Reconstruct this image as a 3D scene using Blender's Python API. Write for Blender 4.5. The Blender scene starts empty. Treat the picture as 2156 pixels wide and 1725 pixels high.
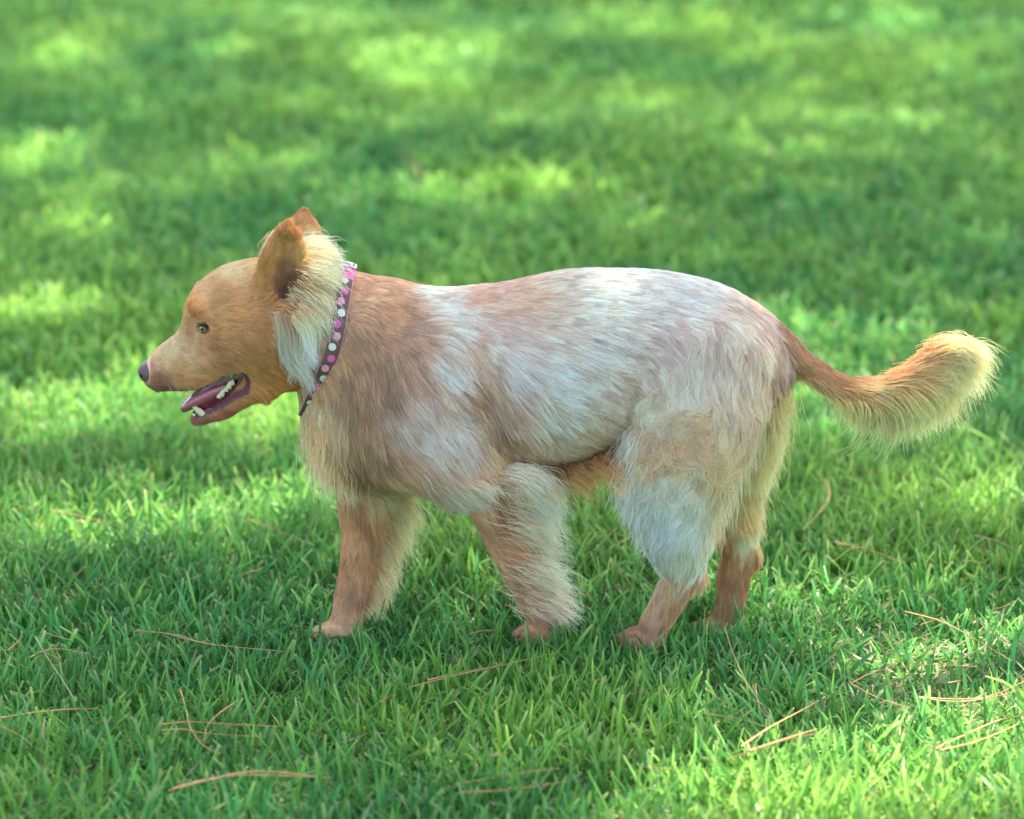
import bpy, math, random
import numpy as np
from mathutils import Vector, kdtree
rng = np.random.default_rng(7)
random.seed(7)
sc = bpy.context.scene
COL = sc.collection
# ------------------------------------------------------------------ camera
PITCH = math.radians(16.0); DIST = 4.0; SPX = 1510.0          # 1510 px of a 2156 px wide frame per metre at the dog
TANH = 1078.0 / SPX / DIST
FW = np.array([0, math.cos(PITCH), -math.sin(PITCH)]); UPV = np.array([0, math.sin(PITCH), math.cos(PITCH)])
def _ray(u, v):
    return FW + TANH * ((u - 1078) / 1078 * np.array([1., 0, 0]) + (862.5 - v) / 1078 * UPV)
_c0 = -FW * DIST                                              # camera for target (0,0,0)
_d = _ray(1350, 1365); _t = (-0.06 - _c0[1]) / _d[1]
CAM = _c0 - np.array([0, 0, (_c0 + _d * _t)[2]])
def P(u, v, Y=0.0):
    d = _ray(u, v); t = (Y - CAM[1]) / d[1]
    return CAM + d * t
def G(u, v, z=0.02):
    d = _ray(u, v); t = (z - CAM[2]) / d[2]
    return CAM + d * t
cam_d = bpy.data.cameras.new("camera"); cam = bpy.data.objects.new("camera", cam_d); COL.objects.link(cam)
cam.location = CAM; cam.rotation_euler = (math.pi / 2 - PITCH, 0, 0)
cam_d.sensor_width = 36; cam_d.lens = 18 / TANH
cam_d.clip_end = 2000; cam_d.dof.use_dof = True
cam_d.dof.focus_distance = DIST - 0.10; cam_d.dof.aperture_fstop = 2.9
sc.camera = cam
# ------------------------------------------------------------------ sky, sun, exposure
SUN = np.array([0.36, 0.42, 0.83]); SUN /= np.linalg.norm(SUN)
w = bpy.data.worlds.new("World"); sc.world = w; w.use_nodes = True
nt = w.node_tree; bg = nt.nodes["Background"]
sky = nt.nodes.new("ShaderNodeTexSky"); sky.sky_type = 'NISHITA'; sky.sun_disc = False
sky.air_density = 0.8; sky.dust_density = 3.0; sky.ozone_density = 0.3
sky.sun_elevation = math.asin(SUN[2]); sky.sun_rotation = math.atan2(SUN[0], SUN[1])
nt.links.new(sky.outputs[0], bg.inputs[0]); bg.inputs[1].default_value = 0.15
sl = bpy.data.lights.new("sun", 'SUN'); sl.energy = 4.3; sl.angle = math.radians(0.55); sl.color = (1.0, 0.95, 0.86)
so = bpy.data.objects.new("sun", sl); COL.objects.link(so)
so.rotation_euler = Vector(-SUN).to_track_quat('-Z', 'Y').to_euler()
so.location = (3, 4, 9)
sc.view_settings.view_transform = 'Standard'; sc.view_settings.look = 'None'
sc.view_settings.gamma = 1.0; sc.view_settings.exposure = 2.5
sc.cycles.max_bounces = 8; sc.cycles.diffuse_bounces = 4; sc.cycles.transmission_bounces = 6
sc.cycles.transparent_max_bounces = 8; sc.cycles.use_denoising = True
sc.cycles.sample_clamp_indirect = 6
try: sc.cycles_curves.shape = 'THICK'; sc.cycles_curves.subdivisions = 2
except Exception: pass
# ------------------------------------------------------------------ helpers
def lin(c):
    c = np.asarray(c, float) / 255.0
    return np.where(c <= 0.04045, c / 12.92, ((c + 0.055) / 1.055) ** 2.4)
def norm(a): return a / (np.linalg.norm(a, axis=-1, keepdims=True) + 1e-12)
def tag(o, label=None, cat=None, group=None, kind=None):
    if label: o['label'] = label
    if cat: o['category'] = cat
    if group: o['group'] = group
    if kind: o['kind'] = kind
    return o
def link(name, data, parent=None):
    o = bpy.data.objects.new(name, data); COL.objects.link(o)
    if parent is not None: o.parent = parent
    return o
def np_mesh(name, verts, faces, mat=None, smooth=True, colors=None):
    """verts (n,3); faces (m,k) with k = 3 or 4"""
    me = bpy.data.meshes.new(name); verts = np.asarray(verts, np.float32); faces = np.asarray(faces, np.int32)
    m, k = faces.shape
    me.vertices.add(len(verts)); me.vertices.foreach_set("co", verts.ravel())
    me.loops.add(m * k); me.loops.foreach_set("vertex_index", faces.ravel())
    me.polygons.add(m); me.polygons.foreach_set("loop_start", np.arange(m, dtype=np.int32) * k)
    me.polygons.foreach_set("use_smooth", np.full(m, smooth))
    me.update(calc_edges=True); me.validate()
    if colors is not None:
        a = me.attributes.new("tint", 'FLOAT_COLOR', 'POINT')
        c4 = np.ones((len(verts), 4), np.float32); c4[:, :3] = colors
        a.data.foreach_set("color", c4.ravel())
    if mat: me.materials.append(mat)
    return me
def mat_new(name):
    m = bpy.data.materials.new(name); m.use_nodes = True
    return m, m.node_tree, m.node_tree.nodes["Principled BSDF"]
def simple_mat(name, col, rough=0.5, spec=0.5, noise=0.0, scale=60, bump=0.0, sss=0.0, coat=0.0):
    m, t, b = mat_new(name)
    b.inputs["Roughness"].default_value = rough; b.inputs["Specular IOR Level"].default_value = spec
    b.inputs["Base Color"].default_value = (*lin(col), 1)
    if coat: b.inputs["Coat Weight"].default_value = coat; b.inputs["Coat Roughness"].default_value = 0.08
    if sss:
        b.inputs["Subsurface Weight"].default_value = sss; b.inputs["Subsurface Radius"].default_value = (0.01, 0.004, 0.002)
        b.inputs["Subsurface Scale"].default_value = 0.5
    tc = t.nodes.new("ShaderNodeTexCoord"); n = t.nodes.new("ShaderNodeTexNoise"); n.inputs["Scale"].default_value = scale
    n.inputs["Detail"].default_value = 4; t.links.new(tc.outputs["Object"], n.inputs["Vector"])
    if noise:
        r = t.nodes.new("ShaderNodeMixRGB"); r.blend_type = 'MULTIPLY'; r.inputs[0].default_value = noise
        r.inputs[1].default_value = (*lin(col), 1)
        rp = t.nodes.new("ShaderNodeValToRGB"); rp.color_ramp.elements[0].position = 0.3; rp.color_ramp.elements[1].position = 0.7
        rp.color_ramp.elements[0].color = (0.35, 0.35, 0.35, 1)
        t.links.new(n.outputs[0], rp.inputs[0]); t.links.new(rp.outputs[0], r.inputs[2]); t.links.new(r.outputs[0], b.inputs["Base Color"])
    if bump:
        bp = t.nodes.new("ShaderNodeBump"); bp.inputs["Strength"].default_value = bump; bp.inputs["Distance"].default_value = 0.002
        t.links.new(n.outputs[0], bp.inputs["Height"]); t.links.new(bp.outputs[0], b.inputs["Normal"])
    return m
def vnoise(p, scale, seed=0):
    """smooth value noise, p (n,d) -> (n,) in 0..1"""
    p = np.asarray(p, float) / scale; i = np.floor(p).astype(np.int64); f = p - i; f = f * f * (3 - 2 * f)
    d = p.shape[1]; out = np.zeros(len(p)); pr = [73856093, 19349663, 83492791]
    for c in range(2 ** d):
        h = np.full(len(p), seed * 2654435761 + 12345, np.int64); wgt = np.ones(len(p))
        for k in range(d):
            b = (c >> k) & 1
            h = h ^ ((i[:, k] + b) * pr[k]); wgt = wgt * (f[:, k] if b else 1 - f[:, k])
        h = (h ^ (h >> 13)) * 1274126177 & 0x7fffffff; h = (h ^ (h >> 16)) & 0xffff
        out += wgt * h / 65535.0
    return out

# ------------------------------------------------------------------ ground
def ground_mat():
    m, t, b = mat_new("thatch_soil"); b.inputs["Roughness"].default_value = 0.95; b.inputs["Specular IOR Level"].default_value = 0.1
    tc = t.nodes.new("ShaderNodeTexCoord")
    n1 = t.nodes.new("ShaderNodeTexNoise"); n1.inputs["Scale"].default_value = 45; n1.inputs["Detail"].default_value = 8
    n2 = t.nodes.new("ShaderNodeTexNoise"); n2.inputs["Scale"].default_value = 2.2; n2.inputs["Detail"].default_value = 3
    for n in (n1, n2): t.links.new(tc.outputs["Object"], n.inputs["Vector"])
    r = t.nodes.new("ShaderNodeValToRGB"); e = r.color_ramp.elements
    e[0].position = .3; e[0].color = (.018, .045, .010, 1); e[1].position = .75; e[1].color = (.09, .19, .035, 1)
    x = e.new(.5); x.color = (.04, .11, .018, 1)
    mx = t.nodes.new("ShaderNodeMixRGB"); mx.blend_type = 'MIX'; mx.inputs[2].default_value = (.07, .17, .03, 1)
    t.links.new(n1.outputs[0], r.inputs[0]); t.links.new(n2.outputs[0], mx.inputs[0]); t.links.new(r.outputs[0], mx.inputs[1])
    t.links.new(mx.outputs[0], b.inputs["Base Color"])
    bp = t.nodes.new("ShaderNodeBump"); bp.inputs["Strength"].default_value = .8; bp.inputs["Distance"].default_value = .01
    t.links.new(n1.outputs[0], bp.inputs["Height"]); t.links.new(bp.outputs[0], b.inputs["Normal"])
    return m
def gz(x, y):
    p = np.stack([np.atleast_1d(x), np.atleast_1d(y)], 1)
    far = np.clip((p[:, 1] - 0.6) / 3, 0, 1)
    return (vnoise(p, 0.9, 3) - 0.5) * 0.09 * far + (vnoise(p, 0.25, 5) - 0.5) * 0.006
xs = np.concatenate([[-600, -120, -30, -8], np.linspace(-5, 5, 121), [8, 30, 120, 600]])
ys = np.concatenate([[-300, -60, -12], np.linspace(-4, 14, 217), [20, 60, 200, 900]])
gx, gy = np.meshgrid(xs, ys, indexing='ij')
gzv = gz(gx.ravel(), gy.ravel()); gzv[(abs(gx.ravel()) > 6) | (abs(gy.ravel()) > 15)] = 0
idx = np.arange(gx.size).reshape(gx.shape)
gf = np.stack([idx[:-1, :-1], idx[1:, :-1], idx[1:, 1:], idx[:-1, 1:]], -1).reshape(-1, 4)
tag(link("ground", np_mesh("ground", np.stack([gx.ravel(), gy.ravel(), gzv], 1), gf, ground_mat())), kind="structure")

# ------------------------------------------------------------------ grass
def blade_mat():
    m, t, b = mat_new("grass_blade")
    at = t.nodes.new("ShaderNodeAttribute"); at.attribute_name = "tint"
    b.inputs["Roughness"].default_value = 0.42; b.inputs["Specular IOR Level"].default_value = 0.26
    tr = t.nodes.new("ShaderNodeBsdfTranslucent"); mx = t.nodes.new("ShaderNodeMixShader"); mx.inputs[0].default_value = 0.42
    hs = t.nodes.new("ShaderNodeHueSaturation"); hs.inputs["Hue"].default_value = 0.475; hs.inputs["Value"].default_value = 1.75; hs.inputs["Saturation"].default_value = .92
    t.links.new(at.outputs["Color"], b.inputs["Base Color"]); t.links.new(at.outputs["Color"], hs.inputs["Color"])
    t.links.new(hs.outputs[0], tr.inputs[0]); t.links.new(b.outputs[0], mx.inputs[1]); t.links.new(tr.outputs[0], mx.inputs[2])
    t.links.new(mx.outputs[0], t.nodes["Material Output"].inputs[0])
    return m
BLADE = blade_mat()
PAWS = []          # (x, y, r) filled before the grass is grown
def grow(N_x, N_y, Lm, wid, seed, dry=0.15):
    r = np.random.default_rng(seed); n = len(N_x)
    x, y = N_x, N_y
    tone = vnoise(np.stack([x, y], 1), 0.35, 9)
    L = Lm * (0.55 + 0.75 * r.random(n) ** 1.5 + 0.35 * (tone - 0.5))
    L[r.random(n) < 0.02] *= 1.5
    for (px, py, pr) in PAWS:                                  # trampled and parted where the paws stand
        q = (x - px) ** 2 + (y - py) ** 2
        L[q < pr ** 2] *= 0.25
    az = r.random(n) * 2 * np.pi; az2 = az + r.normal(0, .8, n)
    tilt = np.abs(r.normal(0.30, 0.34, n)); bend = np.abs(r.normal(0.35, 0.4, n))
    wd = wid * (0.55 + 0.9 * r.random(n))
    st = G(2050, 1400); isdry = r.random(n) < dry + .45 * np.clip(1.4 - ((x - st[0]) / .24) ** 2 - ((y - st[1]) / .20) ** 2, 0, 1)
    tilt[isdry] += 0.6; L[isdry] *= 0.75; wd[isdry] *= 0.6
    K = 4; ts = np.array([0, .38, .74, 1.0])
    prof = np.array([.75, 1.0, .78, 0.0])
    cut = r.random(n) < 0.4
    tw = r.random(n) * 2 * np.pi
    V = np.zeros((n, K, 2, 3), np.float32); C = np.zeros((n, K, 2, 3), np.float32)
    side0 = np.stack([np.cos(tw), np.sin(tw), np.zeros(n)], 1)
    # colours: mix of greens with slow and fast variation
    g1 = np.array([.040, .195, .022]); g2 = np.array([.120, .30, .034]); g3 = np.array([.040, .21, .065])
    a = r.random(n)[:, None]; bb = np.clip(tone * 1.3 - .15 + r.normal(0, .25, n), 0, 1)[:, None]
    base = (g1 * (1 - a) + g3 * a) * (1 - bb) + g2 * bb
    base *= (0.75 + 0.55 * r.random(n))[:, None]
    straw = np.array([.42, .36, .20]) * (0.7 + 0.6 * r.random(n))[:, None]
    base[isdry] = straw[isdry]
    pos = np.stack([x, y, gz(x, y) - 0.004], 1)
    p = pos.copy(); prev = 0
    for k in range(K):
        t = ts[k]; ang = tilt + bend * t
        d = np.stack([np.cos(az) * np.sin(ang), np.sin(az) * np.sin(ang), np.cos(ang)], 1)
        p = p + d * (L * (t - prev))[:, None]; prev = t
        hw = 0.5 * wd * prof[k]
        if k == K - 1: hw = np.where(cut, 0.26 * wd, 0.03 * wd)
        sd = side0 - d * np.sum(side0 * d, 1)[:, None]; sd = norm(sd)
        V[:, k, 0] = p - sd * hw[:, None]; V[:, k, 1] = p + sd * hw[:, None]
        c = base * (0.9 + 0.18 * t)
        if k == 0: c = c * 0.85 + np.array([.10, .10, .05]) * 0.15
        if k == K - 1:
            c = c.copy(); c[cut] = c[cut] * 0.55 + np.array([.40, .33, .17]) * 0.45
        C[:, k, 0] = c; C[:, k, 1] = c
    i0 = (np.arange(n) * K * 2)[:, None]
    q = np.array([[0, 1, 3, 2], [2, 3, 5, 4], [4, 5, 7, 6]])
    F = (i0[:, :, None] + q[None]).reshape(-1, 4)
    return V.reshape(-1, 3), F, C.reshape(-1, 3)
def scatter(y0, y1, dens, seed):
    r = np.random.default_rng(seed)
    hw0 = TANH * (y1 + 4.2) * 1.30 + 0.22
    n = int(2 * hw0 * (y1 - y0) * dens)
    x = r.uniform(-hw0, hw0, n); y = r.uniform(y0, y1, n)
    keep = np.abs(x) < TANH * (y + 4.2) * 1.30 + 0.22
    x, y = x[keep], y[keep]
    dn = vnoise(np.stack([x, y], 1), 0.07, 21)                # tufts
    keep = r.random(len(x)) < 0.45 + 0.75 * dn
    return x[keep], y[keep]
def build_grass():
    parts = []
    bands = [(-2.1, -0.6, 18500, .070, .0047), (-0.6, 1.2, 18500, .060, .0045), (1.2, 2.8, 7500, .052, .0078), (2.8, 5.5, 4800, .055, .0090), (5.5, 13.0, 2300, .060, .0125)]
    for i, (a, b, dn, L, wd) in enumerate(bands):
        x, y = scatter(a, b, dn, 100 + i)
        parts.append(grow(x, y, L, wd, 200 + i, (.21, .20, .13, .06, .03)[i]))
    off = 0; Vs, Fs, Cs = [], [], []
    for V, F, C in parts:
        Vs.append(V); Fs.append(F + off); Cs.append(C); off += len(V)
    o = link("grass", np_mesh("grass", np.concatenate(Vs), np.concatenate(Fs), BLADE, True, np.concatenate(Cs)))
    tag(o, "short green lawn grass covering the whole ground around the dog", "grass", kind="stuff")

# ------------------------------------------------------------------ trees whose crowns shade the lawn (above and beside the frame)
# sunlit patches, pixel (u, v, ru, rv) of the ground; crown gaps are shaped to light them
LIT = [(460,130,90,18),(880,125,160,45),(1900,45,110,28),(1980,125,80,18),(1600,320,100,16),(1850,250,120,18),(560,340,75,32),
       (60,320,100,36),(190,400,80,14),(1080,285,70,12),(1700,400,90,12),(1150,400,110,22),(940,395,110,34),(110,480,110,14),
       (1920,562,75,14),(2080,480,80,12),(2130,600,50,14),(1690,660,80,30),(90,650,70,14),(150,870,190,42),(560,880,110,55),
       (1720,840,130,75),(1900,880,110,55),(620,1040,110,26),(420,1055,110,26),(110,1090,120,26),(2090,1040,80,36),
       (2060,1390,130,36),(1830,1370,120,26),(1640,1460,110,20),(620,1370,46,12),(150,130,120,20),(1350,210,110,16),(700,40,200,16),
       (1700,1640,120,20),(2000,1560,130,20),(330,800,110,20),(1450,60,160,14),(300,230,80,8),(1250,20,200,10),(1320,470,50,14),(1500,500,40,10),(820,480,50,12)]
LITW = []
for (u, v, ru, rv) in LIT:
    c = G(u, v); a = G(u + ru, v); b1 = G(u, v - rv); b2 = G(u, v + rv)
    LITW.append((c[0], c[1], (a[0] - c[0]) * (1.1 if v > 1150 else .8) + (.13 if v > 1150 else .03 if v > 600 else 0), abs(b1[1] - b2[1]) / 2 * (1.1 if v > 1150 else .75) + (.15 if v > 1150 else .03 if v > 600 else 0)))
THIN = []
for (u0, v0, u1, v1, a) in ((0,760,650,930,.56),(0,1010,680,1130,.56),(1600,660,2156,960,.56),(1100,600,1560,720,.5),(1500,1330,2156,1460,.72),(1350,1480,2156,1725,.62),(0,0,2156,230,.42),(1500,230,2156,420,.4),(0,280,700,420,.38),(640,350,1300,500,.45),(0,1180,2156,1725,.24),(1900,980,2156,1120,.7)):
    a0 = G(u0, (v0 + v1) / 2); a1 = G(u1, (v0 + v1) / 2); b0 = G(1000, v0); b1 = G(1000, v1)
    THIN.append(((a0[0] + a1[0]) / 2, (b0[1] + b1[1]) / 2, abs(a1[0] - a0[0]) / 2 * 1.1, abs(b0[1] - b1[1]) / 2 * 1.15, a))
def sunlit(x, y):
    """0 shade .. 1 gap"""
    s = np.zeros(len(x)); p = np.stack([x, y], 1)
    for (cx, cy, rx, ry, a) in THIN:                           # thinly needled parts of the crowns: mottled light
        q = ((x - cx) / rx) ** 2 + ((y - cy) / ry) ** 2
        s = np.maximum(s, a * np.clip(1.6 - q, 0, 1) * (.15 + 1.3 * vnoise(p, .11, 61)))
    wx = (vnoise(p, .16, 31) - .5) * .16; wy = (vnoise(p, .16, 32) - .5) * .24
    for cx, cy, rx, ry in LITW:
        q = ((x + wx - cx) / rx) ** 2 + ((y + wy - cy) / ry) ** 2
        s = np.maximum(s, np.clip(2.2 - q, 0, 1))
    over = (x > -.75) & (x < .36) & (y > -.42) & (y < .10); tail = (x >= .36) & (x < .50) & (y > -.32) & (y < -.1)  # crown kept closed toward the sun over the dog, fuller by the tail
    s = s * np.where(y > 2.2, .80, 1.)
    s = np.where(over, 0, np.where(tail, s * .7, s))
    return s
bark = simple_mat("pine_bark", (104, 78, 60), 0.9, 0.2, 0.8, 14, 1.0)
def needle_mat():
    m, t, b = mat_new("pine_foliage"); at = t.nodes.new("ShaderNodeAttribute"); at.attribute_name = "tint"
    b.inputs["Roughness"].default_value = .6
    t.links.new(at.outputs["Color"], b.inputs["Base Color"])
    return m
FOL = needle_mat()
def tube_verts(pts, rad, k=8):
    pts = np.asarray(pts, float); n = len(pts); rad = np.broadcast_to(rad, (n,))
    T = norm(np.gradient(pts, axis=0)); ref = np.array([0, 0, 1.]) if abs(T[0, 2]) < .8 else np.array([1., 0, 0])
    V = []
    for i in range(n):
        a = norm(np.cross(T[i], ref)); b = np.cross(T[i], a); th = np.arange(k) * 2 * np.pi / k
        V.append(pts[i] + rad[i] * (np.cos(th)[:, None] * a + np.sin(th)[:, None] * b))
    F = [[i * k + j, i * k + (j + 1) % k, (i + 1) * k + (j + 1) % k, (i + 1) * k + j] for i in range(n - 1) for j in range(k)]
    return np.concatenate(V), np.array(F)
def join(parts):
    off = 0; Vs, Fs = [], []
    for V, F in parts: Vs.append(V); Fs.append(np.asarray(F) + off); off += len(V)
    return np.concatenate(Vs), np.concatenate(Fs)
def build_trees():
    r = np.random.default_rng(77)
    n = 100000
    gx_ = r.uniform(-4.2, 4.2, n); gy_ = r.uniform(-3.2, 10.5, n)
    h = r.uniform(5.0, 7.6, n)
    far = np.clip((gy_ - 3) / 6, 0, 1)
    s = sunlit(gx_, gy_)
    nz = vnoise(np.stack([gx_, gy_], 1), .22, 41)
    keep = (r.random(n) > s * 1.2) & (r.random(n) > far * np.clip((nz - .45) * 5, 0, 1) * .8)
    gx_, gy_, h = gx_[keep], gy_[keep], h[keep]
    pos = np.stack([gx_, gy_, np.zeros_like(h)], 1) + SUN[None] * (h / SUN[2])[:, None]
    trunks = np.array([[5.2, 4.2], [-3.4, 6.6], [3.6, 12.0], [6.6, -0.6]])
    own = np.argmin(((pos[:, None, :2] - trunks[None]) ** 2).sum(-1), 1)
    labels = ["tall pine beyond the right side whose crown shades the dog", "pine beyond the far left edge of the lawn",
              "pine behind the far lawn with crown overhead", "pine beside the near right corner of the lawn"]
    for ti, (tx, ty) in enumerate(trunks):
        e = link("pine_tree", None); e.location = (tx, ty, 0)
        tag(e, labels[ti], "tree", "pine trees shading the lawn")
        pts = pos[own == ti] - np.array([tx, ty, 0])
        zz = np.linspace(-.1, 7.4, 16); wob = np.stack([.12 * np.sin(zz * .7 + ti), .12 * np.cos(zz * .5 + ti), zz], 1)
        V, F = tube_verts(wob, .19 * (1 - zz / 11), 14)
        parts = [(V, F)]
        sel = pts[r.choice(len(pts), min(34, len(pts)), replace=False)]
        for q in sel:
            z0 = min(q[2] - .3, 6.9) - .1 * np.linalg.norm(q[:2]); a = np.array([.12 * np.sin(z0 * .7 + ti), .12 * np.cos(z0 * .5 + ti), z0])
            tt = np.linspace(0, 1, 7)[:, None]; path = a + (q - a) * tt + np.array([0, 0, .25]) * np.sin(tt * np.pi)
            parts.append(tube_verts(path, np.linspace(.045, .008, 7), 6))
        V, F = join(parts); link("trunk", np_mesh("trunk", V, F, bark), e)
        m = len(pts); K = 7                                     # each tuft: seven narrow needle sprays
        d = norm(r.normal(size=(m, K, 3)) + np.array([0, 0, .3])); L = r.uniform(.05, .10, (m, K, 1))
        sd = norm(np.cross(d, r.normal(size=(m, K, 3)))); wv = r.uniform(.008, .015, (m, K, 1))
        c = pts[:, None, :]
        V = np.stack([c + sd * wv * .3, c + d * L * .5 + sd * wv, c + d * L, c + d * L * .5 - sd * wv], 2).reshape(-1, 3)
        F = np.arange(len(V)).reshape(-1, 4)
        tint = np.repeat((np.array([.045, .10, .03]) * (.6 + .8 * r.random(m))[:, None]), K * 4, 0)
        link("crown", np_mesh("crown", V, F, FOL, False, tint), e)

# ------------------------------------------------------------------ dog body: implicit surface, meshed by surface nets
H = 0.0031
LO = np.array([P(280, 900)[0] - .03, -0.21, -0.02]); HI = np.array([P(2060, 900)[0] + .02, 0.21, 0.66])
NG = np.ceil((HI - LO) / H).astype(int)
FLD = np.full(NG, 1.0, np.float32); REG = np.zeros(NG, np.int8); RMIN = np.full(NG, 1.0, np.float32)
AX = [LO[i] + H * np.arange(NG[i]) for i in range(3)]
def box_pts(lo, hi):
    a = np.clip(np.floor((lo - LO) / H).astype(int), 0, NG); b = np.clip(np.ceil((hi - LO) / H).astype(int) + 1, 0, NG)
    s = tuple(slice(a[i], b[i]) for i in range(3))
    X, Y, Z = np.meshgrid(AX[0][s[0]], AX[1][s[1]], AX[2][s[2]], indexing='ij')
    return s, X.astype(np.float32), Y.astype(np.float32), Z.astype(np.float32)
def resample(st, m):
    st = np.asarray(st, float); n = len(st)
    if n == 2: t = np.linspace(0, 1, m)[:, None]; return st[0] * (1 - t) + st[1] * t
    ext = np.vstack([2 * st[0] - st[1], st, 2 * st[-1] - st[-2]]); out = []
    for q in np.linspace(0, n - 1, m):
        i = min(int(q), n - 2); t = q - i; p0, p1, p2, p3 = ext[i:i + 4]
        out.append(.5 * ((2 * p1) + (-p0 + p2) * t + (2 * p0 - 5 * p1 + 4 * p2 - p3) * t * t + (-p0 + 3 * p1 - 3 * p2 + p3) * t ** 3))
    return np.array(out)
def stations(st):
    """(u, v, rn_px, ry_m, Y) -> x, y, z, rn, ry"""
    o = []
    for (u, v, rn, ry, Y) in st:
        p = P(u, v, Y); sc_ = (4.0 + Y) / 4.0 / SPX
        o.append((p[0], Y, p[2], rn * sc_, ry))
    return o
def loft_d(S, X, Y, Z, ra=None):
    best = np.full(X.shape, 1e9, np.float32); out = np.full(X.shape, 1., np.float32)
    for i in range(len(S) - 1):
        a, b = S[i], S[i + 1]; ax = (b[:3] - a[:3]).astype(np.float32); L2 = float(ax @ ax)
        t = ((X - a[0]) * ax[0] + (Y - a[1]) * ax[1] + (Z - a[2]) * ax[2]) / L2
        tc = np.clip(t, 0, 1)
        cx = X - (a[0] + ax[0] * tc); cy = Y - (a[1] + ax[1] * tc); cz = Z - (a[2] + ax[2] * tc)
        T = ax / math.sqrt(L2); N = np.array([-T[2], 0, T[0]]); N /= np.linalg.norm(N)
        B = np.cross(T, N)
        rn = a[3] + (b[3] - a[3]) * tc; ry = a[4] + (b[4] - a[4]) * tc; rl = np.minimum(rn, ry) if ra is None else ra
        dn = cx * N[0] + cz * N[2]; dt = cx * T[0] + cy * T[1] + cz * T[2]; db = cx * B[0] + cy * B[1] + cz * B[2]
        k0 = np.sqrt((dn / rn) ** 2 + (db / ry) ** 2 + (dt / rl) ** 2) + 1e-6
        k1 = np.sqrt((dn / rn ** 2) ** 2 + (db / ry ** 2) ** 2 + (dt / rl ** 2) ** 2) + 1e-6
        d = k0 * (k0 - 1) / k1
        dist = cx * cx + cy * cy + cz * cz
        m = d < out if i else np.ones_like(best, bool)
        out = np.where(m, d, out) if i else d.astype(np.float32)
    return out
def merge(s, d, k, reg):
    f = FLD[s]
    h = np.clip(.5 + .5 * (f - d) / k, 0, 1)
    FLD[s] = f * (1 - h) + d * h - k * h * (1 - h)
    m = d < RMIN[s]; RMIN[s] = np.where(m, d, RMIN[s]); REG[s] = np.where(m, reg, REG[s])
def loft(st, k, reg, m=26):
    S = resample(stations(st), m); pad = S[:, 3:].max() + k * 2 + .02
    s, X, Y, Z = box_pts(S[:, :3].min(0) - pad, S[:, :3].max(0) + pad)
    merge(s, loft_d(S, X, Y, Z), k, reg); return S
def ell_d(c, r, ang, X, Y, Z):
    ca, sa = math.cos(ang), math.sin(ang)
    x = X - c[0]; y = Y - c[1]; z = Z - c[2]
    a = x * ca + z * sa; b = -x * sa + z * ca
    k0 = np.sqrt((a / r[0]) ** 2 + (y / r[1]) ** 2 + (b / r[2]) ** 2) + 1e-6
    k1 = np.sqrt((a / r[0] ** 2) ** 2 + (y / r[1] ** 2) ** 2 + (b / r[2] ** 2) ** 2) + 1e-6
    return k0 * (k0 - 1) / k1
def ell(u, v, ru, rv, ry, Y, k, reg, ang=0, sub=False, Yr=None):
    c = P(u, v, Y if Yr is None else Yr); c[1] = Y; r = (ru / SPX, ry, rv / SPX); pad = max(r) + k * 2 + .015
    s, X, Yg, Z = box_pts(c - pad, c + pad); d = ell_d(c, r, math.radians(ang), X, Yg, Z)
    if not sub: merge(s, d, k, reg)
    else:
        f = FLD[s]; h = np.clip(.5 - .5 * (f + d) / k, 0, 1)
        FLD[s] = f * (1 - h) + (-d) * h + k * h * (1 - h)
TORSO, NECK, HEAD, EAR, HN, HF, FN, FF, TAIL, MUZ = range(1, 11)
# torso
loft([(810,800,196,.098,0),(900,815,206,.112,0),(1000,800,196,.120,0),(1100,782,190,.123,0),(1200,758,186,.120,0),(1300,740,172,.112,0),
      (1400,734,158,.108,0),(1490,745,140,.100,0),(1565,775,98,.078,0)], .03, TORSO, 40)
# neck and breast
loft([(585,660,112,.062,-.01),(690,697,134,.068,-.005),(780,752,168,.082,0),(860,820,190,.094,0)], .03, NECK)
ell(765, 880, 92, 120, .085, 0, .05, NECK, -10)
ell(900, 850, 110, 165, .05, -.080, .04, TORSO, -15)          # near shoulder blade
ell(900, 830, 110, 150, .05, .085, .04, TORSO, -15)
ell(955, 960, 72, 78, .045, -.085, .04, TORSO, 0)             # upper arm
ell(1040, 810, 18, 105, .014, -.134, .03, TORSO, 18, sub=True)                 # hollow behind the shoulder blade
ell(1335, 850, 26, 70, .014, -.128, .03, TORSO, -15, sub=True)                # flank crease in front of the thigh
# hind legs
loft([(1500,745,105,.050,-.060),(1478,850,122,.056,-.075),(1440,940,112,.054,-.085),(1416,1020,98,.048,-.088),(1424,1100,72,.040,-.084),
      (1434,1165,50,.028,-.078),(1436,1212,38,.023,-.073),(1408,1262,33,.021,-.068),(1380,1312,30,.022,-.064)], .025, HN, 34)
ell(1462, 1208, 20, 22, .014, -.073, .015, HN, 0)             # hock
ell(1352, 1342, 47, 23, .027, -.062, .014, HN, 10)
loft([(1515,780,105,.048,.055),(1545,870,92,.048,.060),(1552,960,66,.040,.058),(1548,1040,50,.032,.052),(1548,1110,42,.026,.046),
      (1556,1160,38,.022,.042),(1548,1205,35,.021,.040),(1540,1255,30,.020,.036),(1532,1300,29,.022,.034)], .025, HF, 34)
ell(1578, 1168, 18, 24, .014, .042, .015, HF, 20)
ell(1512, 1318, 38, 20, .026, .03, .014, HF, 10)
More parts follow.
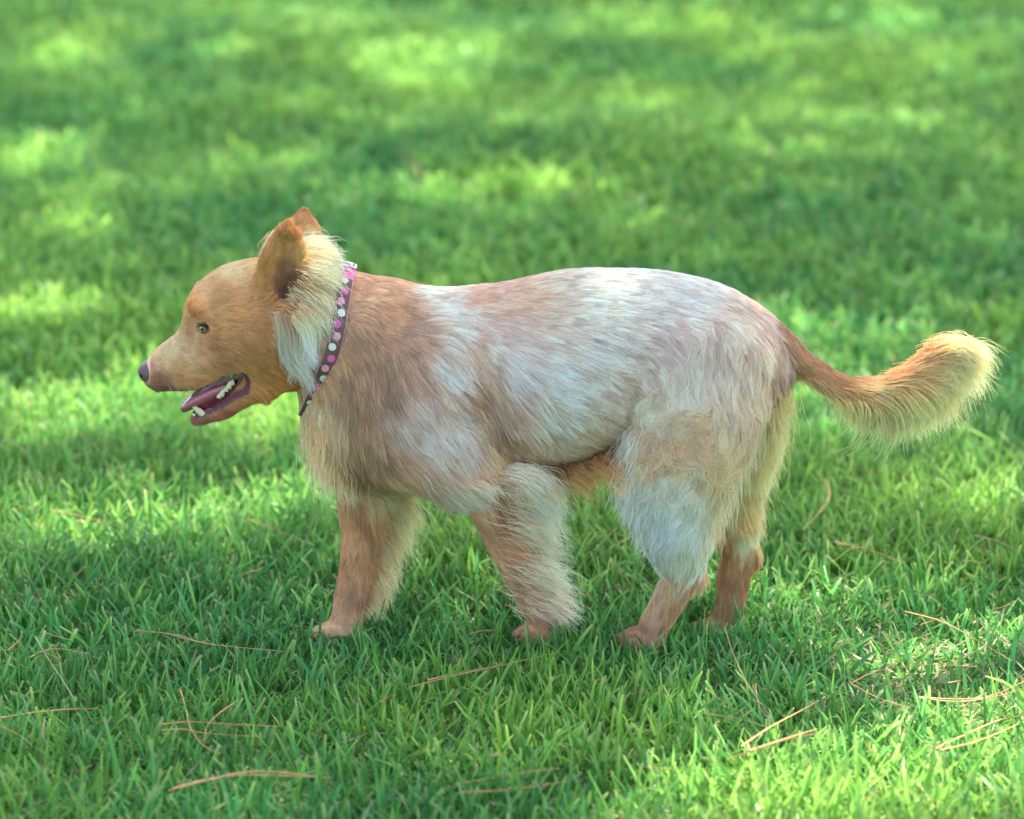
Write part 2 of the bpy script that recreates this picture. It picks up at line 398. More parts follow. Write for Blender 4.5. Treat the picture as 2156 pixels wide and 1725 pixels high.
# fore legs
loft([(965,900,80,.040,-.075),(1000,985,66,.037,-.082),(1038,1050,58,.033,-.080),(1064,1110,51,.029,-.078),(1092,1175,45,.026,-.076),
      (1118,1235,40,.024,-.074),(1142,1290,37,.024,-.072)], .022, FN, 30)
ell(1135, 1330, 40, 22, .027, -.072, .014, FN, 5)
loft([(810,900,88,.045,.055),(785,985,76,.040,.045),(772,1060,58,.034,.030),(766,1130,46,.028,.015),(756,1195,40,.024,.002),
      (746,1245,38,.023,-.008),(734,1295,34,.024,-.015)], .025, FF, 30)
ell(708, 1330, 48, 24, .028, -.022, .014, FF, 12)
for (u, v, Y, reg) in ((1352,1342,-.062,HN),(1512,1318,.03,HF),(1135,1330,-.072,FN),(712,1330,-.022,FF)):
    c = P(u, v, Y); PAWS.append((c[0], c[1], .036)); PAWS.append((c[0] - .03, c[1], .022))
    for j, dy in enumerate((-.019, -.0065, .0065, .019)):
        ell(u - (30 if abs(dy) < .01 else 22), v + 3, 19, 15, .0085, Y + dy, .006, reg, 0)
CLAWS = []
for (u, v, Y) in ((1352,1342,-.062),(1512,1318,.03),(1135,1330,-.072),(708,1330,-.022)):
    for dy in (-.019, -.0065, .0065, .019): CLAWS.append((u - (46 if abs(dy) < .01 else 38), v + 8, Y + dy))
# tail
loft([(1560,705,58,.040,0),(1625,722,40,.030,0),(1685,762,27,.022,0),(1745,800,21,.018,0),(1810,820,17,.014,0),(1870,822,15,.012,0),(1930,795,12,.010,0),
      (1975,752,9,.008,0),(2008,722,6,.006,0)], .022, TAIL, 36)
# head
YH = -.01
ell(528, 655, 112, 104, .066, YH, .03, HEAD, -20)
ell(560, 712, 96, 88, .062, YH, .03, HEAD, 0)
ell(478, 735, 52, 26, .016, YH - .040, .014, HEAD, 10)
ell(478, 735, 52, 26, .016, YH + .040, .014, HEAD, 10, Yr=YH - .04)
ell(476, 678, 90, 86, .053, YH, .025, HEAD, -25)
loft([(500,715,72,.050,YH),(450,738,72,.042,YH),(405,757,64,.034,YH),(365,772,52,.030,YH),(343,784,41,.028,YH),(331,790,32,.023,YH)], .02, MUZ, 24)
ell(432, 660, 42, 22, .016, YH - .030, .015, HEAD, -55)       # brow ridge near
ell(432, 660, 42, 22, .016, YH + .030, .015, HEAD, -55, Yr=YH - .03)
ell(575, 764, 58, 48, .048, YH, .02, HEAD, 15)
ell(418, 655, 24, 15, .012, YH - .043, .010, HEAD, -60); ell(418, 655, 24, 15, .012, YH + .043, .010, HEAD, -60, Yr=YH - .043)
ell(398, 712, 20, 34, .012, YH - .052, .018, HEAD, 35, sub=True)
# mouth: carve the gap, then add the lower jaw
def carve(poly, k=.006):
    """poly of (u, v) pixels, carved through the head"""
    w_ = np.array([P(u, v, YH)[[0, 2]] for u, v in poly]); pad = .02
    lo = np.array([w_[:, 0].min() - pad, -.2, w_[:, 1].min() - pad]); hi = np.array([w_[:, 0].max() + pad, .2, w_[:, 1].max() + pad])
    s, X, Yg, Z = box_pts(lo, hi); d = np.full(X.shape, 1e9, np.float32); ins = np.zeros(X.shape, bool); n = len(w_)
    for i in range(n):
        a, b = w_[i], w_[(i + 1) % n]; e = b - a; t = np.clip(((X - a[0]) * e[0] + (Z - a[1]) * e[1]) / (e @ e), 0, 1)
        d = np.minimum(d, (X - a[0] - e[0] * t) ** 2 + (Z - a[1] - e[1] * t) ** 2)
        c = ((a[1] > Z) != (b[1] > Z)) & (X < (b[0] - a[0]) * (Z - a[1]) / (b[1] - a[1] + 1e-12) + a[0]); ins ^= c
    d = np.sqrt(d); d = np.where(ins, -d, d); f = FLD[s]
    h = np.clip(.5 - .5 * (f + d) / k, 0, 1); FLD[s] = f * (1 - h) + (-d) * h + k * h * (1 - h)
carve([(250,870),(330,824),(372,829),(412,824),(440,806),(468,782),(495,768),(518,772),(527,790),(523,812),(500,840),(470,880),(440,930),(250,930)])
loft([(590,772,42,.046,YH),(545,803,32,.042,YH),(505,831,25,.035,YH),(465,858,22,.029,YH),(430,872,16,.024,YH),(414,875,12,.018,YH)], .012, MUZ, 20)
ell(427, 692, 17, 14, .010, YH - .047, .006, HEAD, -20, sub=True)
ell(427, 692, 17, 14, .010, YH + .047, .006, HEAD, -20, sub=True, Yr=YH - .047)
# ears: flattened cones hollowed towards the outside
for sgn, du, dv, YE in ((-1, 0, -6, -.052), (1, 33, -30, .034)):
    es = 1.08 if sgn < 0 else 1.06
    loft([(598+du,655+dv,56*es,.026,YE),(592+du,600+dv,52*es,.023,YE+.004*sgn),(595+du,550+dv,41*es,.018,YE+.009*sgn),(602+du,508+dv,25*es*es,.011,YE+.013*sgn),(606+du,484+dv,12*es*es,.006,YE+.016*sgn)], .012, EAR, 20)
    ell(600+du, 588+dv, 40, 84, .020, YE + sgn * .025, .006, EAR, 0, sub=True)
    ell(606+du, 628+dv, 22, 28, .020, YE + sgn * .016, .006, EAR, 0, sub=True)

def surface_nets(F, lo, h):
    ins = F < 0; nx, ny, nz = F.shape
    c = np.zeros((nx - 1, ny - 1, nz - 1), np.int8)
    for dx in (0, 1):
        for dy in (0, 1):
            for dz in (0, 1): c += ins[dx:nx - 1 + dx, dy:ny - 1 + dy, dz:nz - 1 + dz]
    act = (c > 0) & (c < 8); ids = -np.ones(act.shape, np.int32); I = np.argwhere(act); ids[act] = np.arange(len(I))
    sm = np.zeros((len(I), 3)); ct = np.zeros(len(I))
    for ax in range(3):
        o = [a for a in range(3) if a != ax]
        for p in (0, 1):
            for q in (0, 1):
                A = I.copy(); A[:, o[0]] += p; A[:, o[1]] += q; B = A.copy(); B[:, ax] += 1
                fa = F[A[:, 0], A[:, 1], A[:, 2]]; fb = F[B[:, 0], B[:, 1], B[:, 2]]
                m = (fa < 0) != (fb < 0); t = np.where(m, fa / (fa - fb + 1e-12), 0)
                Pp = A.astype(float); Pp[:, ax] += t
                sm[m] += Pp[m]; ct[m] += 1
    V = sm / ct[:, None] * h + lo
    faces = []
    for ax in range(3):
        o = [(ax + 1) % 3, (ax + 2) % 3]
        sl0 = [slice(1, -1)] * 3; sl0[ax] = slice(0, -1); a = ins[tuple(sl0)]
        sl1 = list(sl0); sl1[ax] = slice(1, None); b = ins[tuple(sl1)]
        E = np.argwhere(a != b); base = E + 1; base[:, ax] -= 1
        s0 = a[a != b]
        def cid(d0, d1):
            q = base.copy(); q[:, o[0]] += d0; q[:, o[1]] += d1
            return ids[q[:, 0], q[:, 1], q[:, 2]]
        quad = np.stack([cid(-1, -1), cid(0, -1), cid(0, 0), cid(-1, 0)], 1)
        quad[~s0] = quad[~s0][:, ::-1]; faces.append(quad)
    return V, np.concatenate(faces), I
BV, BF, BI = surface_nets(FLD, LO, H)
for _ in range(2):                                             # light smoothing
    acc = np.zeros_like(BV); cn = np.zeros(len(BV))
    for a, b in ((0, 1), (1, 2), (2, 3), (3, 0)):
        np.add.at(acc, BF[:, a], BV[BF[:, b]]); np.add.at(acc, BF[:, b], BV[BF[:, a]]); np.add.at(cn, BF[:, a], 1); np.add.at(cn, BF[:, b], 1)
    BV = BV * .5 + acc / cn[:, None] * .5
BR = REG[BI[:, 0], BI[:, 1], BI[:, 2]].astype(int)
BVn = np.zeros_like(BV); fn = np.cross(BV[BF[:, 2]] - BV[BF[:, 0]], BV[BF[:, 3]] - BV[BF[:, 1]])
for a in range(4): np.add.at(BVn, BF[:, a], fn)
BVn = norm(BVn)

# ------------------------------------------------------------------ coat map, with some shade and bounce tint in its colours: (u, v, r, g, b, flow angle [0 right, 90 down], length mm, lift, curl)
CT = {
 TORSO: [(760,600,196,150,122,10,14,.2,0),(850,625,178,134,108,25,18,.2,0),(800,700,160,114,88,60,18,.2,0),(820,770,156,112,86,65,20,.2,0),(900,607,218,205,192,8,24,.25,.1),(950,645,212,200,190,20,22,.22,.1),
   (1000,606,208,165,140,4,14,.15,0),(1100,598,208,166,142,2,14,.15,0),(1160,585,218,190,170,2,16,.15,0),(1250,578,222,208,196,2,16,.15,0),(1350,590,216,204,196,6,16,.15,0),
   (1450,612,214,202,196,16,16,.15,0),(1530,655,206,184,172,34,16,.15,0),(1580,700,196,176,168,60,16,.15,0),(1598,745,176,150,140,80,18,.15,0),
   (880,690,184,146,130,45,20,.2,0),(940,720,212,202,200,50,24,.2,.1),(870,800,200,180,178,50,24,.2,.1),(870,745,188,152,140,55,22,.2,0),(760,800,160,118,88,75,22,.2,0),
   (830,900,196,152,118,40,24,.2,0),(900,860,208,196,192,38,26,.2,.15),(960,840,206,192,188,42,26,.2,.15),(950,915,206,184,170,35,28,.2,.15),(985,690,196,170,156,50,20,.2,.1),
   (1005,770,168,128,104,62,22,.2,0),(1040,850,166,130,106,62,24,.2,0),(1075,930,184,150,122,58,26,.2,0),(1035,665,206,190,188,30,20,.2,0),(1100,690,206,186,182,22,22,.2,0),(1060,630,210,170,152,8,16,.15,0),  # brown line behind the shoulder includes its shadow
   (1160,650,214,186,172,10,18,.15,0),(1080,740,208,198,200,45,24,.2,0),(1150,740,214,202,200,28,22,.2,0),(1250,700,212,202,198,14,20,.2,0),(1350,720,196,184,182,28,20,.2,0),(1400,680,190,176,178,20,18,.2,.1),(1440,740,206,188,182,50,20,.2,.2),
   (1150,820,212,202,196,45,28,.2,0),(1100,860,204,184,170,60,26,.2,0),(1180,900,212,194,168,50,32,.22,.1),(1250,820,206,192,180,38,28,.2,.1),(1260,890,200,176,140,42,32,.22,.1),(1330,820,186,168,158,40,26,.2,.2),  # last point is darkened for the shaded flank crease
   (1200,950,176,140,90,35,36,.3,.1),(1290,915,182,150,100,30,34,.3,.1),(1120,960,190,150,108,50,34,.25,.1),(870,945,204,160,120,30,26,.2,0),(800,1000,178,150,112,75,34,.3,.1),(940,970,208,194,176,50,38,.25,.2),  # leading points paint the belly shading as brown coat
   (990,1010,216,208,192,58,42,.3,.2),(900,1020,196,178,146,75,38,.3,.1),(1040,950,206,168,134,42,26,.2,0)],
 NECK: [(755,600,200,152,122,10,14,.2,0),(800,640,184,136,106,35,16,.2,0),(780,720,160,114,86,62,18,.2,0),(750,790,160,114,84,78,20,.2,0),(700,720,190,142,98,60,14,.2,0),(640,760,196,142,84,50,12,.2,0),(640,700,210,160,104,45,16,.2,0),
   (700,850,208,190,152,92,40,.3,.1),(665,880,214,198,158,98,42,.3,.1),(740,880,176,134,98,85,26,.2,0),(700,930,196,170,136,92,36,.25,.1),(760,940,168,128,96,75,28,.25,0),(720,980,200,176,146,95,34,.25,0),(800,1000,196,176,142,85,36,.3,.1),
   (850,620,182,136,108,20,16,.2,0),(900,610,216,202,190,10,22,.25,0),(850,740,178,138,118,58,20,.2,0),(850,830,196,172,166,50,24,.2,0),(820,940,200,156,116,50,28,.2,0)],
 HEAD: [(400,650,226,168,118,-70,5,.1,0),(430,605,214,176,140,-40,6,.1,0),(480,560,220,192,156,-20,7,.1,0),(540,540,222,186,140,5,9,.15,0),(470,610,206,158,116,-25,7,.1,0),(500,650,206,152,108,-5,8,.12,0),(550,600,190,138,98,-10,9,.12,0),
   (420,665,218,170,132,-30,5,.1,0),(450,660,212,162,122,-25,6,.1,0),(400,700,218,176,142,-10,5,.1,0),(430,712,196,146,112,10,6,.1,0),(470,700,190,142,104,10,8,.12,0),(520,700,182,132,90,20,9,.12,0),(560,690,186,134,92,30,10,.15,0),
   (430,750,206,160,118,15,7,.1,0),(480,745,176,130,90,20,9,.12,0),(540,750,186,134,84,30,11,.15,0),(600,720,194,140,88,50,12,.2,0),(560,800,206,150,88,35,12,.2,0),(600,790,200,144,80,40,12,.2,0),(640,800,190,136,74,40,12,.2,0),(620,640,208,150,92,30,12,.2,0)],
 MUZ: [(312,768,206,160,152,-10,3,.08,0),(340,745,226,190,152,-25,4,.08,0),(370,715,226,190,156,-30,5,.08,0),(335,792,160,116,98,0,4,.1,0),(335,815,112,80,72,15,4,.1,0),(370,790,204,152,108,5,5,.1,0),(370,822,118,84,70,15,5,.1,0),(400,760,210,168,134,5,6,.1,0),
   (410,800,196,144,100,5,6,.1,0),(400,722,216,180,150,-10,5,.08,0),(440,740,206,162,124,10,7,.1,0),(450,785,200,152,104,5,7,.1,0),(490,750,190,140,90,15,8,.1,0),(430,880,158,106,94,20,4,.1,0),(470,875,168,118,88,15,6,.1,0),(520,850,190,138,84,5,9,.12,0),(580,810,202,146,82,10,11,.15,0),
   (460,845,160,100,92,10,4,.08,0)],
 EAR: [(575,520,206,150,92,-70,7,.12,0),(548,580,196,138,78,-60,8,.12,0),(550,640,190,132,76,-30,10,.15,0),(606,480,206,146,90,-80,6,.12,0),(640,540,222,170,112,-50,10,.2,0),(605,575,150,98,72,-80,4,.1,0),(600,620,120,78,62,-70,4,.1,0),(618,600,130,86,66,-70,4,.1,0),(640,620,226,176,118,0,18,.3,.2),(650,470,190,136,84,-80,6,.1,0)],
 HN: [(1500,740,206,188,182,75,20,.2,.2),(1450,800,210,196,188,95,22,.25,.4),(1400,850,214,198,180,120,26,.3,.8),(1440,900,206,176,146,20,28,.3,1.),(1390,910,206,172,142,100,28,.3,1.),(1360,950,220,208,190,115,30,.35,.5),(1480,890,206,182,154,160,28,.3,1.),(1500,940,204,186,144,80,30,.3,1.),
   (1540,830,206,184,170,85,24,.25,.3),(1550,930,216,186,150,92,40,.3,.1),(1340,1010,246,234,216,112,30,.4,.2),(1440,990,218,206,196,90,30,.35,.8),(1400,1060,246,236,218,92,32,.35,.2),(1490,1050,238,226,198,88,32,.35,.1),(1370,1120,238,230,214,100,28,.35,.1),
   (1450,1150,234,222,188,88,26,.35,.1),(1400,1180,214,200,174,92,20,.3,0),(1400,1225,206,168,140,95,8,.15,0),(1460,1225,200,154,110,100,9,.2,0),(1400,1280,208,172,146,115,7,.15,0),(1440,1270,206,160,112,110,10,.25,0),(1345,1335,190,144,118,170,6,.15,0)],
 HF: [(1560,800,216,180,140,90,36,.3,.1),(1600,860,228,180,116,92,42,.3,.1),(1560,920,220,184,134,92,42,.3,.1),(1600,960,232,206,150,95,38,.35,.1),(1550,1040,222,186,122,95,26,.3,0),(1580,1080,228,212,170,85,28,.35,0),(1530,1100,178,130,80,92,12,.2,0),(1565,1125,220,204,168,75,20,.3,0),
   (1530,1160,172,124,86,90,8,.15,0),(1580,1165,176,130,92,80,8,.15,0),(1550,1230,168,124,96,92,8,.15,0),(1530,1300,172,130,104,140,7,.15,0)],
 FN: [(950,900,204,176,156,40,26,.2,.1),(990,960,206,170,134,50,30,.22,.1),(1000,1030,190,156,130,60,22,.2,0),(1060,1030,158,110,82,60,16,.2,0),(1040,1060,162,112,82,70,12,.2,0),(1050,1120,190,150,122,50,12,.2,0),(1090,1140,176,130,98,10,14,.2,0),(1090,1200,180,136,110,20,10,.15,0),
   (1120,1250,178,140,118,20,8,.15,0),(1150,1300,178,136,110,60,8,.15,0),(1130,1335,176,130,102,160,6,.15,0)],
 FF: [(810,900,190,150,118,85,24,.2,0),(740,1000,176,130,92,92,14,.2,0),(800,1010,206,188,152,80,30,.3,.1),(770,1080,166,118,84,88,9,.15,0),(730,1100,200,152,112,92,8,.15,0),(810,1080,196,160,116,70,18,.25,0),(750,1180,180,132,98,90,8,.15,0),(790,1180,188,144,102,80,12,.2,0),
   (750,1245,172,130,108,95,8,.15,0),(720,1290,208,164,130,110,7,.15,0),(700,1330,218,168,124,160,6,.15,0)],
 TAIL: [(1570,690,190,164,154,50,16,.15,0),(1620,700,166,124,104,50,16,.15,0),(1680,755,176,130,98,42,18,.2,0),(1740,790,184,134,94,36,24,.25,0),(1800,810,212,158,108,20,34,.25,0),(1860,810,224,168,116,0,48,.3,0),(1930,780,236,184,124,0,30,.2,0),(2000,720,244,204,142,45,22,.15,0)],
}
REGY = {TORSO: 0, NECK: 0, HEAD: YH, EAR: -.05, HN: -.075, HF: .045, FN: -.078, FF: .01, TAIL: 0, MUZ: YH}
def coat(pos, reg, jit=False):
    """coat colour with its painted shade, flow (x,z), length, lift, curl for surface points"""
    n = len(pos); out = np.zeros((n, 8))
    for R, tab in CT.items():
        m = reg == R
        if not m.any(): continue
        if R in (TORSO, NECK): tab = CT[TORSO] + CT[NECK]
        if R in (HEAD, MUZ): tab = CT[HEAD] + CT[MUZ]
        T = np.array(tab, float); cp = np.array([P(a[0], a[1], REGY[R])[[0, 2]] for a in T])
        q = pos[m][:, [0, 2]]; js = .3 if R in (HEAD, MUZ, EAR) else 1.0
        q = q + js * .030 * (np.stack([vnoise(pos[m], .022, 71), vnoise(pos[m], .022, 72)], 1) - .5)
        if jit: q = q + js * rng.normal(0, .0055, q.shape)
        d2 = ((q[:, None] - cp[None]) ** 2).sum(-1) + (.009 if R not in (HEAD, MUZ, EAR) else .006) ** 2
        wgt = d2 ** (-1.7 if R not in (HEAD, MUZ, EAR) else -2.3); wgt /= wgt.sum(1, keepdims=True)
        colr = wgt @ lin(T[:, 2:5]); a = np.radians(T[:, 5])
        fl = wgt @ np.stack([np.cos(a), -np.sin(a)], 1)
        if R in (TORSO, NECK): colr = colr * .84 + .16 * lin((220, 198, 180))
        if R in (HN, HF, FN, FF): colr = colr * np.array([1.0, 1.0, .95]) if R == HN else np.clip(colr * np.array([1.16, 1.17, 1.04]) + .01, 0, .9)
        if R in (HEAD, MUZ): colr = colr * np.array([1.0, .90, .74])
        ll = wgt @ T[:, 6:9]; ll[:, 0] = np.where(ll[:, 0] < 16, ll[:, 0] * 1.25 + 1.5, ll[:, 0]); ll[:, 1] += .06 * (ll[:, 0] < 18)
        out[m] = np.concatenate([colr, norm(fl), ll], 1)
    return out
ALB = 0.92
def coatc(c):
    l = np.clip((np.mean(c, -1, keepdims=True) - .28) / .34, 0, 1); l = l * l * (3 - 2 * l)
    return np.clip(np.clip(c, 0, 1) ** .78 * np.array([1.21, 1.078, .98]) * (1 + .21 * l) * (l + (1 - l) * np.array([.97, 1.01, .86])), 0, .95)
def fringec(c): return np.clip(np.clip(c, 0, 1) ** .74 * np.array([1.28, 1.09, .92]), 0, .95)
cv = coat(BV, BR)
mb = vnoise(BV * np.array([1, .5, 1]), .012, 5)
bodycol = np.clip(coatc(cv[:, :3]) * (.86 + .2 * mb)[:, None], 0, .9)
# skin tones on the bare parts: lips, inner ear, eyelids
def near(u, v, Y, r): c = P(u, v, Y); return np.clip(1.25 - ((BV[:, [0, 2]] - c[[0, 2]]) ** 2).sum(1) / (r / SPX) ** 2, 0, 1)
skin, t_, b_ = mat_new("dog_skin"); at = t_.nodes.new("ShaderNodeAttribute"); at.attribute_name = "tint"
t_.links.new(at.outputs["Color"], b_.inputs["Base Color"]); b_.inputs["Roughness"].default_value = .7; b_.inputs["Specular IOR Level"].default_value = .2
LIP = [(330,824),(372,829),(412,824),(440,806),(468,782),(495,768),(518,772),(527,790),(523,810),(500,822),(470,842),(430,862),(405,870)]
lipm = np.zeros(len(BV))
for i in range(len(LIP) - 1):
    for t in (0, .33, .66): lipm = np.maximum(lipm, near(LIP[i][0] * (1 - t) + LIP[i + 1][0] * t, LIP[i][1] * (1 - t) + LIP[i + 1][1] * t, YH, 11))
lipm *= (BR == MUZ) | (BR == HEAD)
bodycol = bodycol * (1 - lipm[:, None]) + lin((104, 62, 62)) * lipm[:, None]
eym = near(427, 691, YH - .045, 19) * (np.abs(BV[:, 1] - YH) > .02); bodycol = bodycol * (1 - eym[:, None]) + lin((92, 62, 56)) * eym[:, None]
earm = np.clip(near(606, 628, -.05, 30) + near(600, 590, -.05, 26), 0, 1) * (BR == EAR) * (BVn[:, 1] < -.3)
bodycol = bodycol * (1 - .6 * earm[:, None]) + lin((120, 74, 66)) * .6 * earm[:, None]
dog = link("dog", None); dog.location = (0, 0, 0)
tag(dog, "tan and cream long haired dog walking left with open mouth and polka dot collar", "dog")
body = link("body", np_mesh("body", BV, BF, skin, True, bodycol), dog)

def surf(u, v, side=-1, Y0=None):
    """first hit of the camera-side ray in -Y..Y on the mesh: nearest body vertex column"""
    best = None
    for Y in np.linspace(-.2, .2, 161)[::(1 if side < 0 else -1)]:
        p = P(u, v, Y); i = np.round((p - LO) / H).astype(int)
        if (i < 0).any() or (i >= NG).any(): continue
        if FLD[tuple(i)] < 0: return p
    return P(u, v, 0)

# ------------------------------------------------------------------ fur
def hair_mat(name):
    m, t, b = mat_new(name); at = t.nodes.new("ShaderNodeAttribute"); at.attribute_name = "tint"
    b.inputs["Roughness"].default_value = .55; b.inputs["Specular IOR Level"].default_value = .35
    tr = t.nodes.new("ShaderNodeBsdfTranslucent"); mx = t.nodes.new("ShaderNodeMixShader"); mx.inputs[0].default_value = .36
    t.links.new(at.outputs["Color"], b.inputs["Base Color"]); t.links.new(at.outputs["Color"], tr.inputs[0])
    t.links.new(b.outputs[0], mx.inputs[1]); t.links.new(tr.outputs[0], mx.inputs[2]); t.links.new(mx.outputs[0], t.nodes["Material Output"].inputs[0])
    return m
HAIR = hair_mat("dog_hair")
def curves_obj(name, pts, rad, col, parent):
    """pts (n,k,3), rad (n,k), col (n,k,3)"""
    n, k, _ = pts.shape
    c = bpy.data.hair_curves.new(name); c.add_curves([k] * n)
    c.attributes['position'].data.foreach_set('vector', pts.astype(np.float32).ravel())
    a = c.attributes.get('radius') or c.attributes.new('radius', 'FLOAT', 'POINT'); a.data.foreach_set('value', rad.astype(np.float32).ravel())
    a = c.attributes.new('tint', 'FLOAT_COLOR', 'POINT'); c4 = np.ones((n * k, 4), np.float32); c4[:, :3] = col.reshape(-1, 3); a.data.foreach_set('color', c4.ravel())
    c.materials.append(HAIR)
    return link(name, c, parent)
def sample_surface(n, dens_reg):
    tri = np.concatenate([BF[:, [0, 1, 2]], BF[:, [0, 2, 3]]])
    A = np.linalg.norm(np.cross(BV[tri[:, 1]] - BV[tri[:, 0]], BV[tri[:, 2]] - BV[tri[:, 0]]), axis=1)
    wr = np.array([dens_reg.get(i, 1.) for i in range(12)])[BR[tri[:, 0]]]
    cut = (earm * .2 + lipm + eym)[tri[:, 0]] < .35
    low = BV[tri[:, 0], 2] > .004
    pr = A * wr * cut * low; pr /= pr.sum()
    f = rng.choice(len(tri), n, p=pr); a, b = rng.random(n), rng.random(n); s = a + b > 1; a[s] = 1 - a[s]; b[s] = 1 - b[s]
    t = tri[f]; c = 1 - a - b
    p = BV[t[:, 0]] * c[:, None] + BV[t[:, 1]] * a[:, None] + BV[t[:, 2]] * b[:, None]
    nn = norm(BVn[t[:, 0]] * c[:, None] + BVn[t[:, 1]] * a[:, None] + BVn[t[:, 2]] * b[:, None])
    return p, nn, BR[t[:, 0]]
NOSEX = P(330, 780)[0]
def grow_fur(n, K=6):
    p, nn, rg = sample_surface(n, {HEAD: 4.5, MUZ: 7.5, EAR: 4.0, TAIL: 1.6, HN: 1.2, NECK: 1.3})
    m = ~((p[:, 0] < P(322, 780)[0]) & (rg == MUZ)); p, nn, rg = p[m], nn[m], rg[m]; n = len(p)
    cm = coat(p, rg, True)
    col, fl, Ln, lift, curl = cm[:, :3], cm[:, 3:5], cm[:, 5] / 1000, cm[:, 6], cm[:, 7]
    d = np.stack([fl[:, 0], np.zeros(n), fl[:, 1]], 1)
    # slow swirls in the lie of the coat, and curls where the coat is wavy
    sw = (vnoise(p, .035, 51) - .5) * 1.3 + (vnoise(p, .012, 52) - .5) * 1.0
    amp = .35 + curl * 2.6; th = sw * amp
    c_, s_ = np.cos(th), np.sin(th)
    d = np.stack([d[:, 0] * c_ - d[:, 2] * s_, d[:, 1], d[:, 0] * s_ + d[:, 2] * c_], 1)
    d += rng.normal(0, .07, (n, 3))
    d = d - nn * np.sum(d * nn, 1)[:, None]; flat = np.linalg.norm(d, axis=1); d = norm(d)
    weak = (flat < .35)[:, None]; d = np.where(weak, norm(d + np.array([0, 0, -.3])), d)
    Ln = Ln * (.65 + .5 * rng.random(n)) * (.85 + .4 * vnoise(p, .02, 53))
    # clumps
    nc = n // 40; ci = rng.choice(n, nc, replace=False, p=norm(1 / np.array([{HEAD: 2.2, MUZ: 2.6, EAR: 2.}.get(i, 1.) for i in rg])[None])[0] ** 1 / norm(1 / np.array([{HEAD: 2.2, MUZ: 2.6, EAR: 2.}.get(i, 1.) for i in rg])[None])[0].sum()); kd = kdtree.KDTree(nc)
    for i, j in enumerate(ci): kd.insert(p[j], i)
    kd.balance(); own = np.fromiter((ci[kd.find(q)[1]] for q in p), int, n)
    ts = np.linspace(0, 1, K)
    lf = (lift * (.7 + .6 * rng.random(n)))[:, None]
    ph = vnoise(p[own], .007, 54) * 14
    def path(i, t, L):
        b = 1.0 + .25 * t
        q = p[i] + L[:, None] * (d[i] * (t * b) + nn[i] * (lf[i] * (1.6 * t - 1.0 * t * t)))
        q[:, 2] -= L * .10 * t * t
        w_ = curl[i] * L * .26 * np.sin(t * 6.5 + ph[i])
        side = np.cross(d[i], nn[i]); return q + side * w_[:, None]
    pts = np.zeros((n, K, 3)); idx = np.arange(n)
    cl = (.25 + .45 * vnoise(p, .03, 55)) * np.clip((Ln - .002) / .014, 0, 1)
    for k, t in enumerate(ts):
        a = path(idx, t, Ln); b = path(own, t, Ln)
        wgt = (cl * t ** 1.3)[:, None]; pts[:, k] = a * (1 - wgt) + b * wgt
    rad = np.clip(.00020 + Ln * .006, .00020, .00034)[:, None] * np.linspace(1.0, .32, K)[None] * (.8 + .4 * rng.random(n))[:, None]
    ctone = np.zeros(n); ctone[ci] = rng.normal(0, 1, nc) * np.where(np.isin(rg[ci], (HEAD, MUZ, EAR)), .04, .10)
    tone = (.76 + .42 * rng.random(n)) * (.84 + .34 * vnoise(p[own], .006, 56)) * np.clip(1 + ctone[own], .7, 1.3)
    c = np.repeat((coatc(col) * tone[:, None])[:, None], K, 1)
    # pale guard-hair tips over a warmer undercoat
    warm = np.array([.92, .82, .72]); g = np.linspace(0, 1, K)[None, :, None]
    c = c * (1 - (1 - g) ** 1.5) + c * warm * ((1 - g) ** 1.5)
    pale = (rng.random(n) < np.where(Ln > .012, .14, .04))[:, None, None]
    c = np.where(pale, c * 1.15 + np.array([.06, .05, .035]), c)
    c = np.clip(c, .01, .92)
    curves_obj("fur", pts, rad, c, dog)
